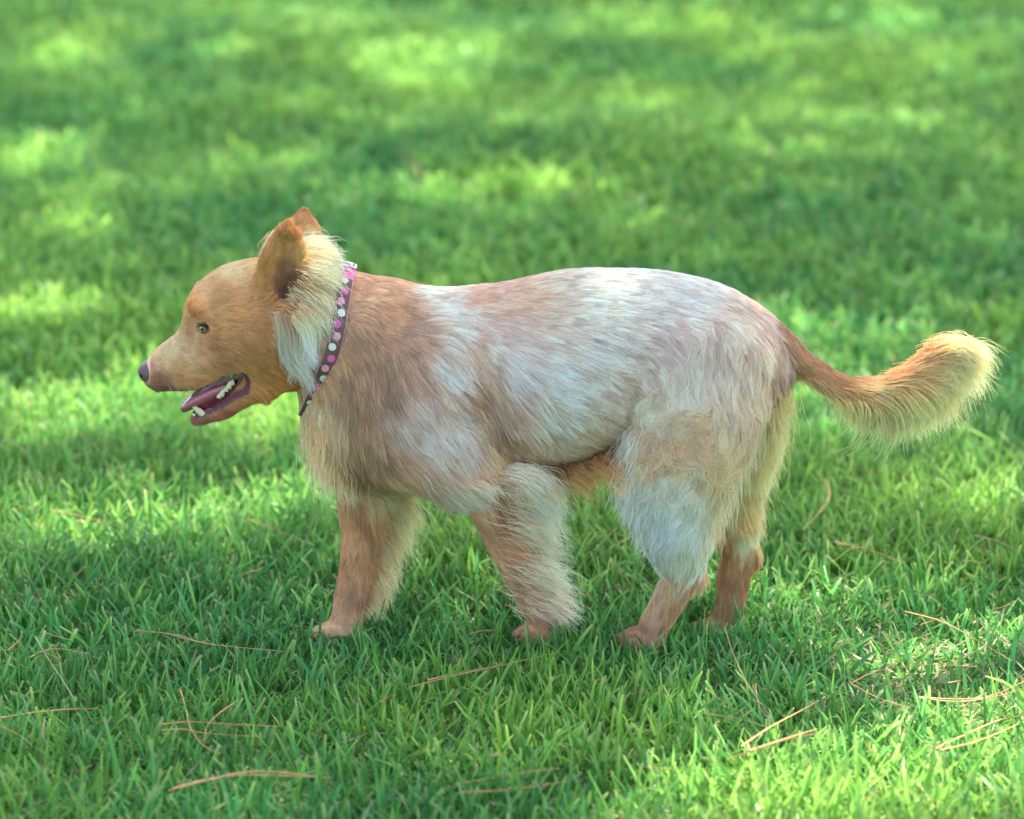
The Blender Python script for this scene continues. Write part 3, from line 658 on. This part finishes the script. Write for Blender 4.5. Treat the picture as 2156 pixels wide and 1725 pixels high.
def fringe(name, roots, n, c0, c1, K=9, ysp=.012, clump=18, wav=.05, rscale=1.0, spread=.10, parent=None, xsp=.004, tight=.65):
    """roots: stations (u, v, Y, start angle, end angle, length px) ; hair leaves each at start angle and bends to end angle"""
    S = np.array(roots, float); tt = rng.random(n) * (len(S) - 1)
    ncl = max(2, n // clump); ct = np.sort(rng.random(ncl) * (len(S) - 1)); own = np.clip(np.searchsorted(ct, tt), 0, ncl - 1)
    cj = rng.normal(0, 1, (ncl, 4))
    tt2 = tt * (1 - tight) + ct[own] * tight
    def at_(t):
        i = np.clip(t.astype(int), 0, len(S) - 2); f = (t - i)[:, None]; return S[i] * (1 - f) + S[i + 1] * f
    A = at_(tt); B = at_(tt2)
    root = np.array([P(u, v, Y) for u, v, Y in A[:, :3]]); root[:, 1] += rng.normal(0, ysp, n); root[:, 1] += cj[own, 2] * ysp * .7; root[:, [0, 2]] += rng.normal(0, 1, (n, 2)) * np.array([xsp, .003])
    L = B[:, 5] / SPX * (.55 + .5 * rng.random(n)) * (1 + .14 * cj[own, 0])
    a0 = np.radians(B[:, 3]) + rng.normal(0, spread, n) + .10 * cj[own, 1]; a1 = np.radians(B[:, 4]) + rng.normal(0, spread, n) + .15 * cj[own, 2]
    pts = np.zeros((n, K, 3)); q = root.copy(); pts[:, 0] = q; dy = rng.normal(0, .12, n) + .1 * cj[own, 3]
    for k in range(1, K):
        t = k / (K - 1); a = a0 * (1 - t) + a1 * t + wav * 6 * np.sin(t * 8 + cj[own, 1] * 3) * t
        q = q + (L / (K - 1))[:, None] * np.stack([np.cos(a), dy * t, -np.sin(a)], 1); pts[:, k] = q
    rad = .00036 * rscale * np.linspace(1, .25, K)[None] * (.8 + .4 * rng.random(n))[:, None]
    g = np.linspace(0, 1, K)[None, :, None] ** .8; tone = ((.82 + .34 * rng.random(n)) * np.clip(1 + .16 * cj[own, 3], .6, 1.3))[:, None, None]
    c = np.clip(fringec(lin(c0) * (1 - g) + lin(c1) * g) * tone, .01, .93)
    return curves_obj(name, pts, rad, np.broadcast_to(c, (n, K, 3)), parent or dog)
grow_fur(560000)
# tail plume: golden cream, sunlit warmth added in the hair colour
fringe("tail_feathering", [(1700,785,0,38,60,32),(1745,808,0,30,74,56),(1790,826,0,22,90,92),(1840,828,0,10,92,118),(1885,813,0,-8,80,138),(1925,790,0,-22,74,128),(1958,762,0,-36,66,112),(1980,742,0,-38,66,98),(1988,726,0,-34,72,86)], 9500, (214,150,92), (255,222,166), ysp=.008, rscale=1.0, clump=45, spread=.10, xsp=.010, tight=.85)
fringe("tail_feathering", [(1780,812,0,8,45,90),(1850,808,0,-6,40,120),(1905,784,0,-28,42,130),(1948,756,0,-42,46,102),(1970,738,0,-40,56,88),(1982,722,0,-34,66,78)], 7500, (218,154,96), (255,224,170), ysp=.009, rscale=1.0, clump=50, spread=.09, xsp=.006, tight=.85)
fringe("tail_feathering", [(1780,828,0,45,112,70),(1840,838,0,45,112,88),(1895,825,0,35,98,100),(1940,795,0,20,90,115)], 3200, (228,170,106), (254,226,160), ysp=.012, rscale=1.0, clump=50, xsp=.012, tight=.8)
fringe("tail_feathering", [(1820,850,0,60,138,130),(1850,860,0,60,132,130),(1890,850,0,60,120,110)], 70, (240,212,150), (250,228,170), rscale=.9, clump=6, spread=.2, tight=.3, xsp=.012)
fringe("tail_feathering", [(1950,790,0,40,100,140),(1985,765,0,30,98,125)], 160, (240,212,150), (250,228,170), rscale=1.0, clump=12, spread=.12)
# near fore leg feathering
fringe("foreleg_feathering", [(1060,985,-.092,-12,85,98),(1074,1010,-.092,-5,80,98),(1076,1050,-.088,0,65,94),(1080,1100,-.083,5,50,84),(1092,1150,-.082,8,46,78),(1108,1200,-.08,8,46,70),(1125,1250,-.078,10,50,56),(1150,1290,-.076,20,60,42)], 8000, (206,164,128), (255,242,214), ysp=.012, clump=26, xsp=.016, spread=.20, tight=.55, rscale=.85)
fringe("foreleg_feathering", [(1078,985,-.10,-8,80,90),(1095,1010,-.098,10,80,100),(1100,1050,-.09,20,75,80)], 2400, (222,200,178), (255,246,228), ysp=.008, clump=30, xsp=.010, spread=.16, rscale=.9)
fringe("foreleg_feathering", [(805,1000,.03,40,78,105),(812,1050,.03,38,75,95),(802,1110,.02,42,78,82),(792,1170,.01,46,82,62),(782,1230,0,50,85,44),(770,1280,-.01,60,80,30)], 4200, (206,170,116), (250,232,180), ysp=.009, clump=26, xsp=.012, spread=.20, tight=.55, rscale=.85)
# elbow and breast fringe
fringe("breast_feathering", [(890,975,-.10,40,75,75),(950,990,-.10,40,70,78),(995,1000,-.10,35,65,70)], 2200, (206,172,136), (240,230,208), ysp=.014, clump=40, xsp=.014)
fringe("breast_feathering", [(672,850,-.02,110,85,80),(680,900,-.02,110,85,85),(706,950,-.02,105,85,70),(744,985,-.01,100,80,60)], 3200, (200,162,112), (232,212,162), ysp=.035, clump=30, xsp=.010)
fringe("belly_feathering", [(1130,975,0,35,70,50),(1200,962,0,30,75,62),(1260,940,0,30,80,62),(1310,915,0,30,80,50)], 3600, (160,118,68), (206,166,100), ysp=.045, clump=30)
# rump and hind leg feathering
fringe("hindleg_feathering", [(1630,780,.0,85,95,120),(1620,820,.01,80,95,120),(1605,870,.03,70,95,110),(1590,930,.05,70,95,90),(1575,1000,.05,75,90,75),(1565,1060,.045,70,85,60),(1562,1100,.045,60,75,45)], 8000, (222,166,98), (246,222,164), ysp=.018, xsp=.010, clump=35)
fringe("hindleg_feathering", [(1575,800,-.03,90,95,110),(1560,860,-.06,85,95,110),(1530,940,-.08,85,95,90),(1505,1010,-.085,85,92,70),(1485,1080,-.08,85,92,50),(1470,1130,-.078,85,92,42)], 6000, (212,170,126), (240,226,190), ysp=.014, xsp=.012, clump=35)
fringe("hindleg_feathering", [(1355,900,-.090,120,105,45),(1340,960,-.09,125,105,50),(1342,1030,-.09,120,100,52),(1370,1090,-.085,110,95,48),(1395,1150,-.08,105,92,36)], 4200, (214,196,178), (240,234,226), ysp=.014, xsp=.012, clump=40)
# ruff behind the ear and the long locks below it
fringe("ear_feathering", [(650,525,-.02,5,45,34),(660,555,-.038,12,52,42),(660,590,-.050,20,66,52),(652,628,-.058,30,78,70),(638,658,-.062,36,84,92)], 5000, (220,176,126), (255,242,212), ysp=.012, wav=.10, clump=70, xsp=.012, spread=.14, tight=.85)
fringe("ear_feathering", [(572,650,-.072,68,82,110),(590,662,-.078,66,84,150),(610,668,-.080,66,86,145),(628,660,-.077,70,90,115),(642,640,-.072,72,92,95)], 2600, (206,166,132), (255,246,226), ysp=.005, wav=.09, clump=160, xsp=.003, spread=.03, tight=.97, rscale=1.15)
fringe("ear_feathering", [(600,650,-.07,40,80,80),(632,600,-.055,10,70,70),(640,640,-.06,20,80,80)], 700, (220,180,136), (255,246,224), ysp=.010, wav=.09, clump=50, xsp=.006, spread=.1, tight=.9)
fringe("ear_feathering", [(640,505,.0,-30,20,34),(662,530,-.01,-12,35,44),(674,565,-.03,5,50,50)], 1500, (232,192,142), (255,240,206), ysp=.022, wav=.08, clump=30, spread=.2, xsp=.008)
fringe("ear_feathering", [(552,552,.01,-95,-60,24),(566,520,.01,-85,-40,30),(585,500,.01,-80,-20,28)], 250, (204,154,100), (240,210,160), ysp=.016, wav=.06, clump=20, spread=.2, xsp=.006)
fringe("ear_feathering", [(575,645,-.068,-30,40,42),(595,652,-.072,-10,50,48),(615,652,-.072,0,40,50),(636,632,-.066,0,40,50)], 1000, (176,118,66), (230,182,124), ysp=.004, wav=.1, clump=60, tight=.85)

# ------------------------------------------------------------------ face: nose, eyes, mouth, teeth, tongue
def blob(name, parts, mat, parent, h=.0012, k=.003, bounds=None, smooth=2):
    """small implicit mesh from ellipsoids (centre, radii, rotation deg about Y, rotation sign)"""
    cs = np.array([p[0] for p in parts]); rs = np.array([max(p[1]) for p in parts])
    lo = (cs - rs[:, None]).min(0) - .004; hi = (cs + rs[:, None]).max(0) + .004; n = np.ceil((hi - lo) / h).astype(int)
    X, Y, Z = np.meshgrid(*[lo[i] + h * np.arange(n[i]) for i in range(3)], indexing='ij'); f = np.full(X.shape, 1.)
    for c, r, a, *sub in parts:
        d = ell_d(c, r, math.radians(a), X, Y, Z)
        if sub and sub[0]: f = np.maximum(f, -d)
        else: hh = np.clip(.5 + .5 * (f - d) / k, 0, 1); f = f * (1 - hh) + d * hh - k * hh * (1 - hh)
    V, F, _ = surface_nets(f, lo, h)
    return link(name, np_mesh(name, V, F, mat), parent)
px = 1 / SPX
nosem = simple_mat("nose_leather", (112, 88, 82), .42, .3, .4, 900, .5)
nc = P(319, 783, YH)
blob("nose", [(nc, (26*px, .0225, 25*px), -25), (nc + np.array([-10*px, -.009, 3*px]), (16*px, .009, 17*px), 0), (nc + np.array([-10*px, .009, 3*px]), (16*px, .009, 17*px), 0),
              (nc + np.array([-14*px, -.0135, -2*px]), (8*px, .0045, 5*px), 20, True), (nc + np.array([-14*px, .0135, -2*px]), (8*px, .0045, 5*px), 20, True), (nc + np.array([4*px, 0, -20*px]), (10*px, .006, 12*px), 0)], nosem, dog)
# eye with coloured iris
em, t, b = mat_new("amber_eye"); b.inputs["Roughness"].default_value = .06; b.inputs["Coat Weight"].default_value = 1
tc = t.nodes.new("ShaderNodeTexCoord"); sp = t.nodes.new("ShaderNodeVectorMath"); sp.operation = 'MULTIPLY'; sp.inputs[1].default_value = (1, 0, 1)
ln = t.nodes.new("ShaderNodeVectorMath"); ln.operation = 'LENGTH'; rp = t.nodes.new("ShaderNodeValToRGB"); mp = t.nodes.new("ShaderNodeMath"); mp.operation = 'MULTIPLY'; mp.inputs[1].default_value = 100
t.links.new(tc.outputs["Object"], sp.inputs[0]); t.links.new(sp.outputs[0], ln.inputs[0]); t.links.new(ln.outputs["Value"], mp.inputs[0]); t.links.new(mp.outputs[0], rp.inputs[0]); t.links.new(rp.outputs[0], b.inputs["Base Color"])
e = rp.color_ramp.elements; e[0].position = .22; e[0].color = (.008, .006, .005, 1); e[1].position = .26; e[1].color = (.52, .34, .10, 1)
x = e.new(.52); x.color = (.34, .24, .09, 1); x = e.new(.62); x.color = (.06, .035, .02, 1); x = e.new(.8); x.color = (.10, .06, .05, 1)
lid = simple_mat("eyelid", (84, 54, 48), .45, .5, .3, 500, .2)
for sgn in (-1, 1):
    if sgn < 0: eye_y = surf(427, 691, -1)[1]
    yy = eye_y if sgn < 0 else 2 * YH - eye_y
    c = P(427, 691, eye_y); c = np.array([c[0], yy - sgn * .0040, c[2]]); R = .0098
    V, F = [], []; nu, nv = 24, 16
    for i in range(nv + 1):
        for j in range(nu):
            th = math.pi * i / nv; ph = 2 * math.pi * j / nu
            V.append((R * math.sin(th) * math.cos(ph), sgn * R * math.cos(th), R * math.sin(th) * math.sin(ph)))
    F = [[i * nu + j, i * nu + (j + 1) % nu, (i + 1) * nu + (j + 1) % nu, (i + 1) * nu + j] for i in range(nv) for j in range(nu)]
    o = link("eye", np_mesh("eye", V, np.array(F)[:, ::-sgn], em), dog); o.location = c
    # almond eyelid rim
    for up in (1, -1):
        pts = []
        for q in np.linspace(-1, 1, 13):
            ex = q * 18 * px; ez = up * (1 - q * q) * (7.8 if up > 0 else 7.4) * px - q * 4.5 * px
            dd = math.sqrt(max(R ** 2 * 1.06 - min(ex * ex + ez * ez, R ** 2 * .97), 0)); pts.append((c[0] + ex, c[1] + sgn * (dd if abs(q) < .9 else dd + .001), c[2] + ez))
        V, F = tube_verts(pts, np.concatenate([[.0008], np.full(11, .0026 if up > 0 else .0018), [.0008]]), 8)
        link("eyelid", np_mesh("eyelid", V, F, lid), dog)
gum = simple_mat("gum", (104, 40, 46), .32, .6, .6, 160, .4, .2, .3)
def slab(name, poly, y0, y1, mat, parent, bev=.004):
    """rounded slab: pixel outline given real thickness, with an inset bevel"""
    w_ = np.array([P(u, v, YH)[[0, 2]] for u, v in poly]); cc = w_.mean(0); n = len(w_); V = []
    for yy, s in ((y0, .72), (y0 + bev * .35, .9), (y0 + bev, 1.), (y1 - bev, 1.), (y1 - bev * .35, .9), (y1, .72)):
        q = cc + (w_ - cc) * s; V += [(a[0], yy, a[1]) for a in q]
    F = [[r * n + i, r * n + (i + 1) % n, (r + 1) * n + (i + 1) % n, (r + 1) * n + i] for r in range(5) for i in range(n)]
    me = bpy.data.meshes.new(name); me.from_pydata([tuple(map(float, v)) for v in V], [], F + [list(range(n))[::-1], list(range(5 * n, 6 * n))])
    me.validate(); me.update(); me.materials.append(mat)
    for p_ in me.polygons: p_.use_smooth = True
    return link(name, me, parent)
mouth = slab("mouth_lining", [(405,828),(440,800),(470,774),(500,760),(530,768),(536,792),(528,820),(500,848),(460,868),(425,872),(432,858),(470,838),(498,812),(505,795),(480,800),(450,822),(425,838)], YH - .022, YH + .022, gum, dog)
cavm = simple_mat("palate_flesh", (120, 40, 46), .4, .5, .5, 120, .3)
slab("palate", [(412,832),(445,806),(475,782),(505,772),(524,786),(512,812),(480,838),(440,862),(420,860)], YH - .016, YH + .016, cavm, dog)
tongue_m = simple_mat("tongue", (180, 96, 102), .25, .6, .35, 260, .5, .25, .4)
S_ = resample([(508,800,10,.018,YH),(475,812,15,.024,YH),(440,828,17,.0265,YH),(412,842,15,.0255,YH),(394,853,12,.022,YH),(381,862,8,.015,YH)], 20)
def tongue():
    V = []; K = 14
    for i, (u, v, rn, ry, Y) in enumerate(S_):
        c = P(u, v, YH); s_ = 1.0
        if i == len(S_) - 1: s_ = .35
        for j in range(K):
            th = 2 * math.pi * j / K; V.append((c[0] - .3 * math.sin(th) * rn * px * s_, YH + math.cos(th) * ry * s_, c[2] + math.sin(th) * rn * px * s_ + .0035 * abs(math.cos(th)) ** 2 * s_))
    n = len(S_); F = [[i * K + j, i * K + (j + 1) % K, (i + 1) * K + (j + 1) % K, (i + 1) * K + j] for i in range(n - 1) for j in range(K)]
    me = bpy.data.meshes.new("tongue"); me.from_pydata(V, [], F + [list(range(K)), list(range((n - 1) * K, n * K))[::-1]]); me.materials.append(tongue_m)
    for p_ in me.polygons: p_.use_smooth = True
    link("tongue", me, dog)
tongue()
toothm = simple_mat("tooth", (214, 202, 150), .25, .6, .25, 200)
def tooth(u, v, wpx, hpx, ang, Y):
    """small conical tooth, root at (u, v), pointing at ang (90 = down)"""
    c = P(u, v, Y); a = math.radians(ang); d = np.array([math.cos(a), 0, -math.sin(a)])
    V, F = tube_verts([c - d * hpx * .25 * px, c + d * hpx * .25 * px, c + d * hpx * .6 * px, c + d * hpx * .88 * px, c + d * hpx * px], np.array([.5, .5, .36, .2, .04]) * wpx * px, 10)
    V[:, 1] = c[1] + (V[:, 1] - c[1]) * .7
    link("tooth", np_mesh("tooth", V, F, toothm), dog)
for sy in (YH - .0255, YH + .0255):
    for a in ((481,780,12,15,110),(489,776,15,19,100),(498,772,15,16,92),(506,769,12,17,88),(513,767,10,11,85)): tooth(*a, sy)
    for a in ((461,836,10,9,-75),(467,831,12,13,-70),(476,822,10,9,-85),(482,815,12,13,-80),(489,808,11,9,-85)): tooth(*a, sy)
    tooth(424, 870, 15, 26, -140, sy + (.006 if sy < YH else -.006))
    tooth(414, 878, 10, 13, -140, sy + (.012 if sy < YH else -.012))
clawm = simple_mat("claw_horn", (96, 72, 60), .4, .5, .3, 300)
for u, v, Y in CLAWS:
    c = P(u, v, Y); V, F = tube_verts([c + np.array([.003, 0, .001]), c, c + np.array([-.004, 0, -.002]), c + np.array([-.007, 0, -.006])], np.array([.0024, .0024, .0017, .0004]), 8)
    link("claw", np_mesh("claw", V, F, clawm), dog)
# whiskers
pts = []
for i in range(16):
    u = 345 + rng.random() * 50; v = 795 + rng.random() * 22; s = surf(u, v) if i % 2 == 0 else surf(u, v, 1); sg = -1 if i % 2 == 0 else 1
    L = .02 + .015 * rng.random(); a = rng.uniform(.3, 1.0)
    pts.append([s + np.array([.6 * math.cos(a) * L * t, sg * .6 * L * t, -.7 * math.sin(a) * L * t * (.6 + t * .6)]) for t in np.linspace(0, 1, 6)])
pts = np.array(pts); curves_obj("whiskers", pts, np.full(pts.shape[:2], .00022) * np.linspace(1, .3, 6), np.broadcast_to(lin((226, 206, 180)), pts.shape), dog)

# ------------------------------------------------------------------ collar
def collar():
    top, bot = P(722, 578, -.005), P(652, 824, -.005)
    c = (top + bot) / 2; ax = (top - bot); half = np.linalg.norm(ax) / 2; ax /= np.linalg.norm(ax)
    wd = np.array([-ax[2], 0, ax[0]]); wd = -wd if wd[0] < 0 else wd        # along the neck, towards the rump
    W = .0108; N = 96
    # half depth in Y measured from the body field on each direction
    def radius(th):
        d = ax * math.cos(th) + np.array([0, -1, 0]) * math.sin(th)
        r_ = .02
        while r_ < .16:
            p = c + d * r_; i = np.round((p - LO) / H).astype(int)
            if FLD[tuple(i)] > 0: break
            r_ += .001
        return r_
    rr = np.array([radius(2 * math.pi * i / N) for i in range(N)])
    for _ in range(6): rr = .25 * np.roll(rr, 1) + .5 * rr + .25 * np.roll(rr, -1)
    rr += .0075
    V = []; UV = []
    per = np.cumsum(np.r_[0, np.full(N, 1.)]);
    pos_ = [c + (ax * math.cos(2 * math.pi * i / N) + np.array([0, -1, 0]) * math.sin(2 * math.pi * i / N)) * rr[i] for i in range(N)]
    arc = np.r_[0, np.cumsum([np.linalg.norm(pos_[(i + 1) % N] - pos_[i]) for i in range(N)])]
    rows = [(-1, -.0014), (-1, .0008), (-.9, .0016), (-.3, .0018), (.3, .0018), (.9, .0016), (1, .0008), (1, -.0014)]
    for i in range(N):
        th = 2 * math.pi * i / N; d = ax * math.cos(th) + np.array([0, -1, 0]) * math.sin(th)
        bow = .010 * math.sin(th) ** 2                                      # the band bows towards the shoulders at the side
        for (s, o) in rows: V.append(pos_[i] + d * o + wd * (s * W + bow + .004)); UV.append((arc[i], s * W))
    R = len(rows); F = []; uvs = []
    for i in range(N):
        j = (i + 1) % N
        for r in range(R):
            r2 = (r + 1) % R; F.append([i * R + r, j * R + r, j * R + r2, i * R + r2])
            uvs += [(arc[i], rows[r][0] * W), (arc[i + 1], rows[r][0] * W), (arc[i + 1], rows[r2][0] * W), (arc[i], rows[r2][0] * W)]
    m, t, b = mat_new("dotted_ribbon"); b.inputs["Roughness"].default_value = .55
    uvn = t.nodes.new("ShaderNodeUVMap"); uvn.uv_map = "ribbon"; sep = t.nodes.new("ShaderNodeSeparateXYZ"); t.links.new(uvn.outputs[0], sep.inputs[0])
    def mth(op, a, b_=None, c_=None):
        n = t.nodes.new("ShaderNodeMath"); n.operation = op
        for i, q in enumerate((a, b_, c_)):
            if q is None: continue
            if isinstance(q, (int, float)): n.inputs[i].default_value = q
            else: t.links.new(q, n.inputs[i])
        return n.outputs[0]
    SPC = .0158; uo = mth('DIVIDE', sep.outputs[0], SPC); fr = mth('SUBTRACT', mth('FRACT', uo), .5); idx_ = mth('FLOOR', uo)
    odd = mth('MODULO', idx_, 2)
    du = mth('MULTIPLY', fr, SPC); zig = mth('MULTIPLY', mth('SUBTRACT', odd, .5), .003); dv = mth('SUBTRACT', sep.outputs[1], zig)
    dist = mth('SQRT', mth('ADD', mth('MULTIPLY', du, du), mth('MULTIPLY', dv, dv))); dot = mth('LESS_THAN', dist, .0052)
    k3 = mth('MODULO', mth('ADD', idx_, 1), 3); rp = t.nodes.new("ShaderNodeValToRGB"); rp.color_ramp.interpolation = 'CONSTANT'
    t.links.new(mth('DIVIDE', k3, 3), rp.inputs[0]); e = rp.color_ramp.elements
    e[0].position = 0; e[0].color = (*lin((204, 208, 190)), 1); e[1].position = .3; e[1].color = (*lin((206, 84, 142)), 1); x = e.new(.6); x.color = (*lin((212, 140, 146)), 1)
    nz = t.nodes.new("ShaderNodeTexNoise"); nz.inputs["Scale"].default_value = 900; tc = t.nodes.new("ShaderNodeTexCoord"); t.links.new(tc.outputs["Object"], nz.inputs["Vector"])
    basec = t.nodes.new("ShaderNodeMixRGB"); basec.inputs[1].default_value = (*lin((78, 52, 44)), 1); basec.inputs[2].default_value = (*lin((108, 76, 62)), 1); t.links.new(nz.outputs[0], basec.inputs[0])
    m1 = t.nodes.new("ShaderNodeMixRGB"); t.links.new(dot, m1.inputs[0]); t.links.new(basec.outputs[0], m1.inputs[1]); t.links.new(rp.outputs[0], m1.inputs[2])
    edge = mth('GREATER_THAN', mth('ABSOLUTE', sep.outputs[1]), W * .90); m2 = t.nodes.new("ShaderNodeMixRGB"); t.links.new(edge, m2.inputs[0]); t.links.new(m1.outputs[0], m2.inputs[1]); m2.inputs[2].default_value = (*lin((196, 130, 128)), 1)
    # plain magenta stretch at the nape
    top_ = mth('ADD', mth('LESS_THAN', sep.outputs[0], .035), mth('GREATER_THAN', sep.outputs[0], float(arc[-1]) - .02)); m3 = t.nodes.new("ShaderNodeMixRGB"); t.links.new(top_, m3.inputs[0]); t.links.new(m2.outputs[0], m3.inputs[1]); m3.inputs[2].default_value = (*lin((214, 92, 150)), 1)
    t.links.new(m3.outputs[0], b.inputs["Base Color"])
    me = np_mesh("collar", np.array(V), np.array(F), m); uvl = me.uv_layers.new(name="ribbon"); uvl.data.foreach_set("uv", np.array(uvs, np.float32).ravel())
    o = link("collar", me, dog); o['label'] = "brown collar band with pink and white dots"
    # metal buckle frame on the nape
    met, t, b = mat_new("buckle_metal"); b.inputs["Metallic"].default_value = 1; b.inputs["Roughness"].default_value = .22; b.inputs["Base Color"].default_value = (.72, .74, .76, 1)
    d = ax; cc = c + ax * (rr[0] + .004) + wd * .004; hw = .010; hl = .009; yv = np.array([0, 1., 0]); pts = []
    for (a, q) in ((-1, -1), (-.6, -1), (.6, -1), (1, -1), (1, -.5), (1, .5), (1, 1), (.6, 1), (-.6, 1), (-1, 1), (-1, .5), (-1, -.5), (-1, -1), (-.6, -1)): pts.append(cc + wd * a * hw + yv * q * hl)
    Vb, Fb = tube_verts(pts, .0017, 8); bk = link("buckle", np_mesh("buckle", Vb, Fb, met), o)
    # hanging ring beside the buckle
    pts = [cc + yv * -.020 - wd * .004 + ax * .002 + (wd * math.cos(a) + ax * math.sin(a) * .6) * .009 for a in np.linspace(0, 2 * math.pi * 1.03, 26)]
    Vb, Fb = tube_verts(pts, .0013, 8); link("ring", np_mesh("ring", Vb, Fb, met), o)
collar()

# ------------------------------------------------------------------ dry pine needles lying on the lawn
nm = [simple_mat("dry_needle", (200, 146, 92), .5, .4, .4, 60), simple_mat("grey_needle", (176, 140, 112), .6, .3, .4, 60), simple_mat("dark_needle", (140, 84, 50), .6, .3, .4, 60)]
def needle(paths, label, mi=0, r=.0011, group="dry pine needles on the lawn"):
    """paths: lists of pixels on the ground; one thing per fascicle"""
    parts = []
    org = G(*paths[0][0], .03)
    for pth in paths:
        r = r if parts else r * .72
        q = resample([(*G(u, v, .046 + .010 * math.sin(i * 2.1 + u)),) for i, (u, v) in enumerate(pth)], 12) - org
        parts.append(tube_verts(q, r * np.linspace(1.15, .55, 12), 6))
    V, F = join(parts); o = link("pine_needle", np_mesh("pine_needle", V, F, nm[mi])); o.location = org
    tag(o, label, "pine needle", group)
needle([[(1905,1288),(1985,1310),(2060,1350),(2130,1392)]], "long pale pine needle sloping into the bright sunlit patch at right", 0, .0014)
needle([[(380,1452),(392,1495),(400,1530),(428,1570),(466,1587)],[(500,1475),(458,1505),(436,1530),(430,1560)]], "hook shaped orange needle pair crossing the straight one at lower left", 0)
needle([[(340,1525),(400,1520),(470,1524),(590,1530)],[(340,1538),(390,1536),(440,1545),(560,1552)]], "flat lying needle pair running sideways under the hook shaped one", 0)
needle([[(0,1512),(60,1502),(140,1494),(206,1492)]], "straight orange needle entering from the left edge near the bottom", 0, .0013)
needle([[(0,1528),(40,1548),(68,1570)]], "short needle sloping down from the left edge below the straight one", 0)
needle([[(75,1342),(100,1385),(130,1430),(160,1478)]], "pinkish straight needle leaning steeply on the left grass", 1)
needle([[(60,1385),(100,1368),(140,1368),(190,1378)],[(64,1384),(90,1374),(126,1388)]], "arched needle pair crossing the pinkish steep one", 0)
needle([[(285,1328),(330,1332),(380,1338),(405,1346)],[(350,1334),(420,1352),(470,1360),(600,1372)]], "double needle in the shaded grass left of the forward front paw", 0)
needle([[(355,1665),(420,1648),(500,1628),(580,1625),(700,1640)],[(360,1662),(430,1642),(520,1632),(660,1636)]], "long arched needle pair at the very bottom left", 0, .0013)
needle([[(110,1075),(160,1085),(230,1102),(280,1122)]], "bright orange needle in the sunlit grass below the dog's muzzle side", 0)
needle([[(520,1092),(560,1108),(610,1128),(662,1148)]], "needle sloping down toward the forward foreleg", 0)
needle([[(860,1448),(960,1422),(1070,1398),(1180,1372)],[(900,1432),(990,1412),(1040,1405)]], "long straight needle rising below the gap between the forelegs", 0)
needle([[(1720,992),(1740,1020),(1742,1050),(1715,1090),(1690,1115)],[(1722,994),(1746,1030),(1738,1065),(1700,1105)]], "curved pale needle pair standing in the grass under the tail", 0, .0013)
needle([[(1755,1140),(1800,1150),(1850,1165),(1900,1185)],[(1760,1145),(1810,1152),(1870,1172)]], "needle pair between the hind legs and the right edge", 0)
needle([[(1560,1572),(1620,1532),(1680,1500),(1725,1475)],[(1565,1585),(1640,1560),(1720,1535)]], "V shaped orange needle pair at lower right", 0, .0013)
needle([[(1525,1318),(1545,1380),(1580,1450),(1638,1532)],[(1590,1440),(1600,1490),(1640,1535)],[(1480,1502),(1560,1515),(1640,1540)]], "grey three needle bunch behind the V shaped pair", 1)
needle([[(1935,1468),(2000,1472),(2080,1468),(2156,1435)],[(1935,1470),(2020,1478),(2100,1466),(2156,1450)]], "horizontal needle bunch just below the white sunlit patch", 0, .0013)
needle([[(1530,1600),(1650,1560),(1760,1535)]], "thin needle below the V shaped pair", 2, .0009)
needle([[(1790,1440),(1850,1412),(1950,1400),(2060,1404)],[(1792,1440),(1850,1470),(1920,1492)]], "forked needle pair left of the horizontal bunch", 0, .001)
needle([[(1960,1582),(2030,1548),(2100,1518),(2156,1505)],[(1980,1580),(2060,1560),(2156,1520)]], "needle pair rising to the right edge near the bottom", 0, .0013)
needle([[(960,1650),(1040,1638),(1120,1624),(1180,1618)],[(970,1668),(1060,1664),(1200,1645)]], "faint needle pair at the bottom centre", 0)
needle([[(1195,1262),(1240,1250),(1290,1240),(1335,1225)]], "dark thin needle between the foreleg and the hind leg", 2)
needle([[(1250,1160),(1290,1120),(1320,1095)],[(1255,1175),(1300,1145),(1340,1125)]], "upright leaning needle pair in front of the hind leg", 1)
needle([[(2050,1128),(2100,1140),(2150,1165)]], "short twig like needle near the right edge", 1, .0016)
needle([[(860,300),(874,345),(884,372)],[(842,315),(862,350),(880,372)]], "tall dry weed stem pair standing in the blurred lawn above the dog's ear", 0, .0016)  # weed seed stems, drawn with the needle builder
needle([[(1240,378),(1220,400),(1205,425)]], "dry weed stem standing in the far lawn above the dog's back", 0, .0014)  # weed sprig, drawn as a needle
needle([[(1800,990),(1860,1000),(1950,1018)]], "needle lying in the grass below the tail plume", 2)
needle([[(5,915),(40,940),(70,985),(90,1030)]], "grey weed stem arching down at the left edge beside the muzzle", 1)  # weed sprig at the edge, built like the needles
needle([[(150,900),(190,930),(215,960),(235,1010)]], "grey needle below the dog's nose", 1)
needle([[(15,1372),(40,1350),(52,1342)]], "short dark brown needle at the left edge", 2, .0018)
needle([[(800,1480),(830,1460)],[(1690,1485),(1730,1470)]][:1], "tiny needle piece in the shaded grass below the front paw", 2)
k_ = 0
while k_ < 34:                                                  # the many short ones half buried in the blades
    u, v = rng.uniform(0, 2156), rng.uniform(880, 1700)
    if 640 < u < 1620 and v < 1340: continue
    L = rng.uniform(25, 80); a = rng.normal(0, .5); c = rng.normal(0, 8)
    needle([[(u, v), (u + L * .5 * math.cos(a), v + L * .3 * math.sin(a) + c * .3), (u + L * math.cos(a), v + L * .6 * math.sin(a))]], "short thin dry needle half buried between grass blades", int(rng.integers(0, 3)), .0008)
    k_ += 1
build_grass()
build_trees()
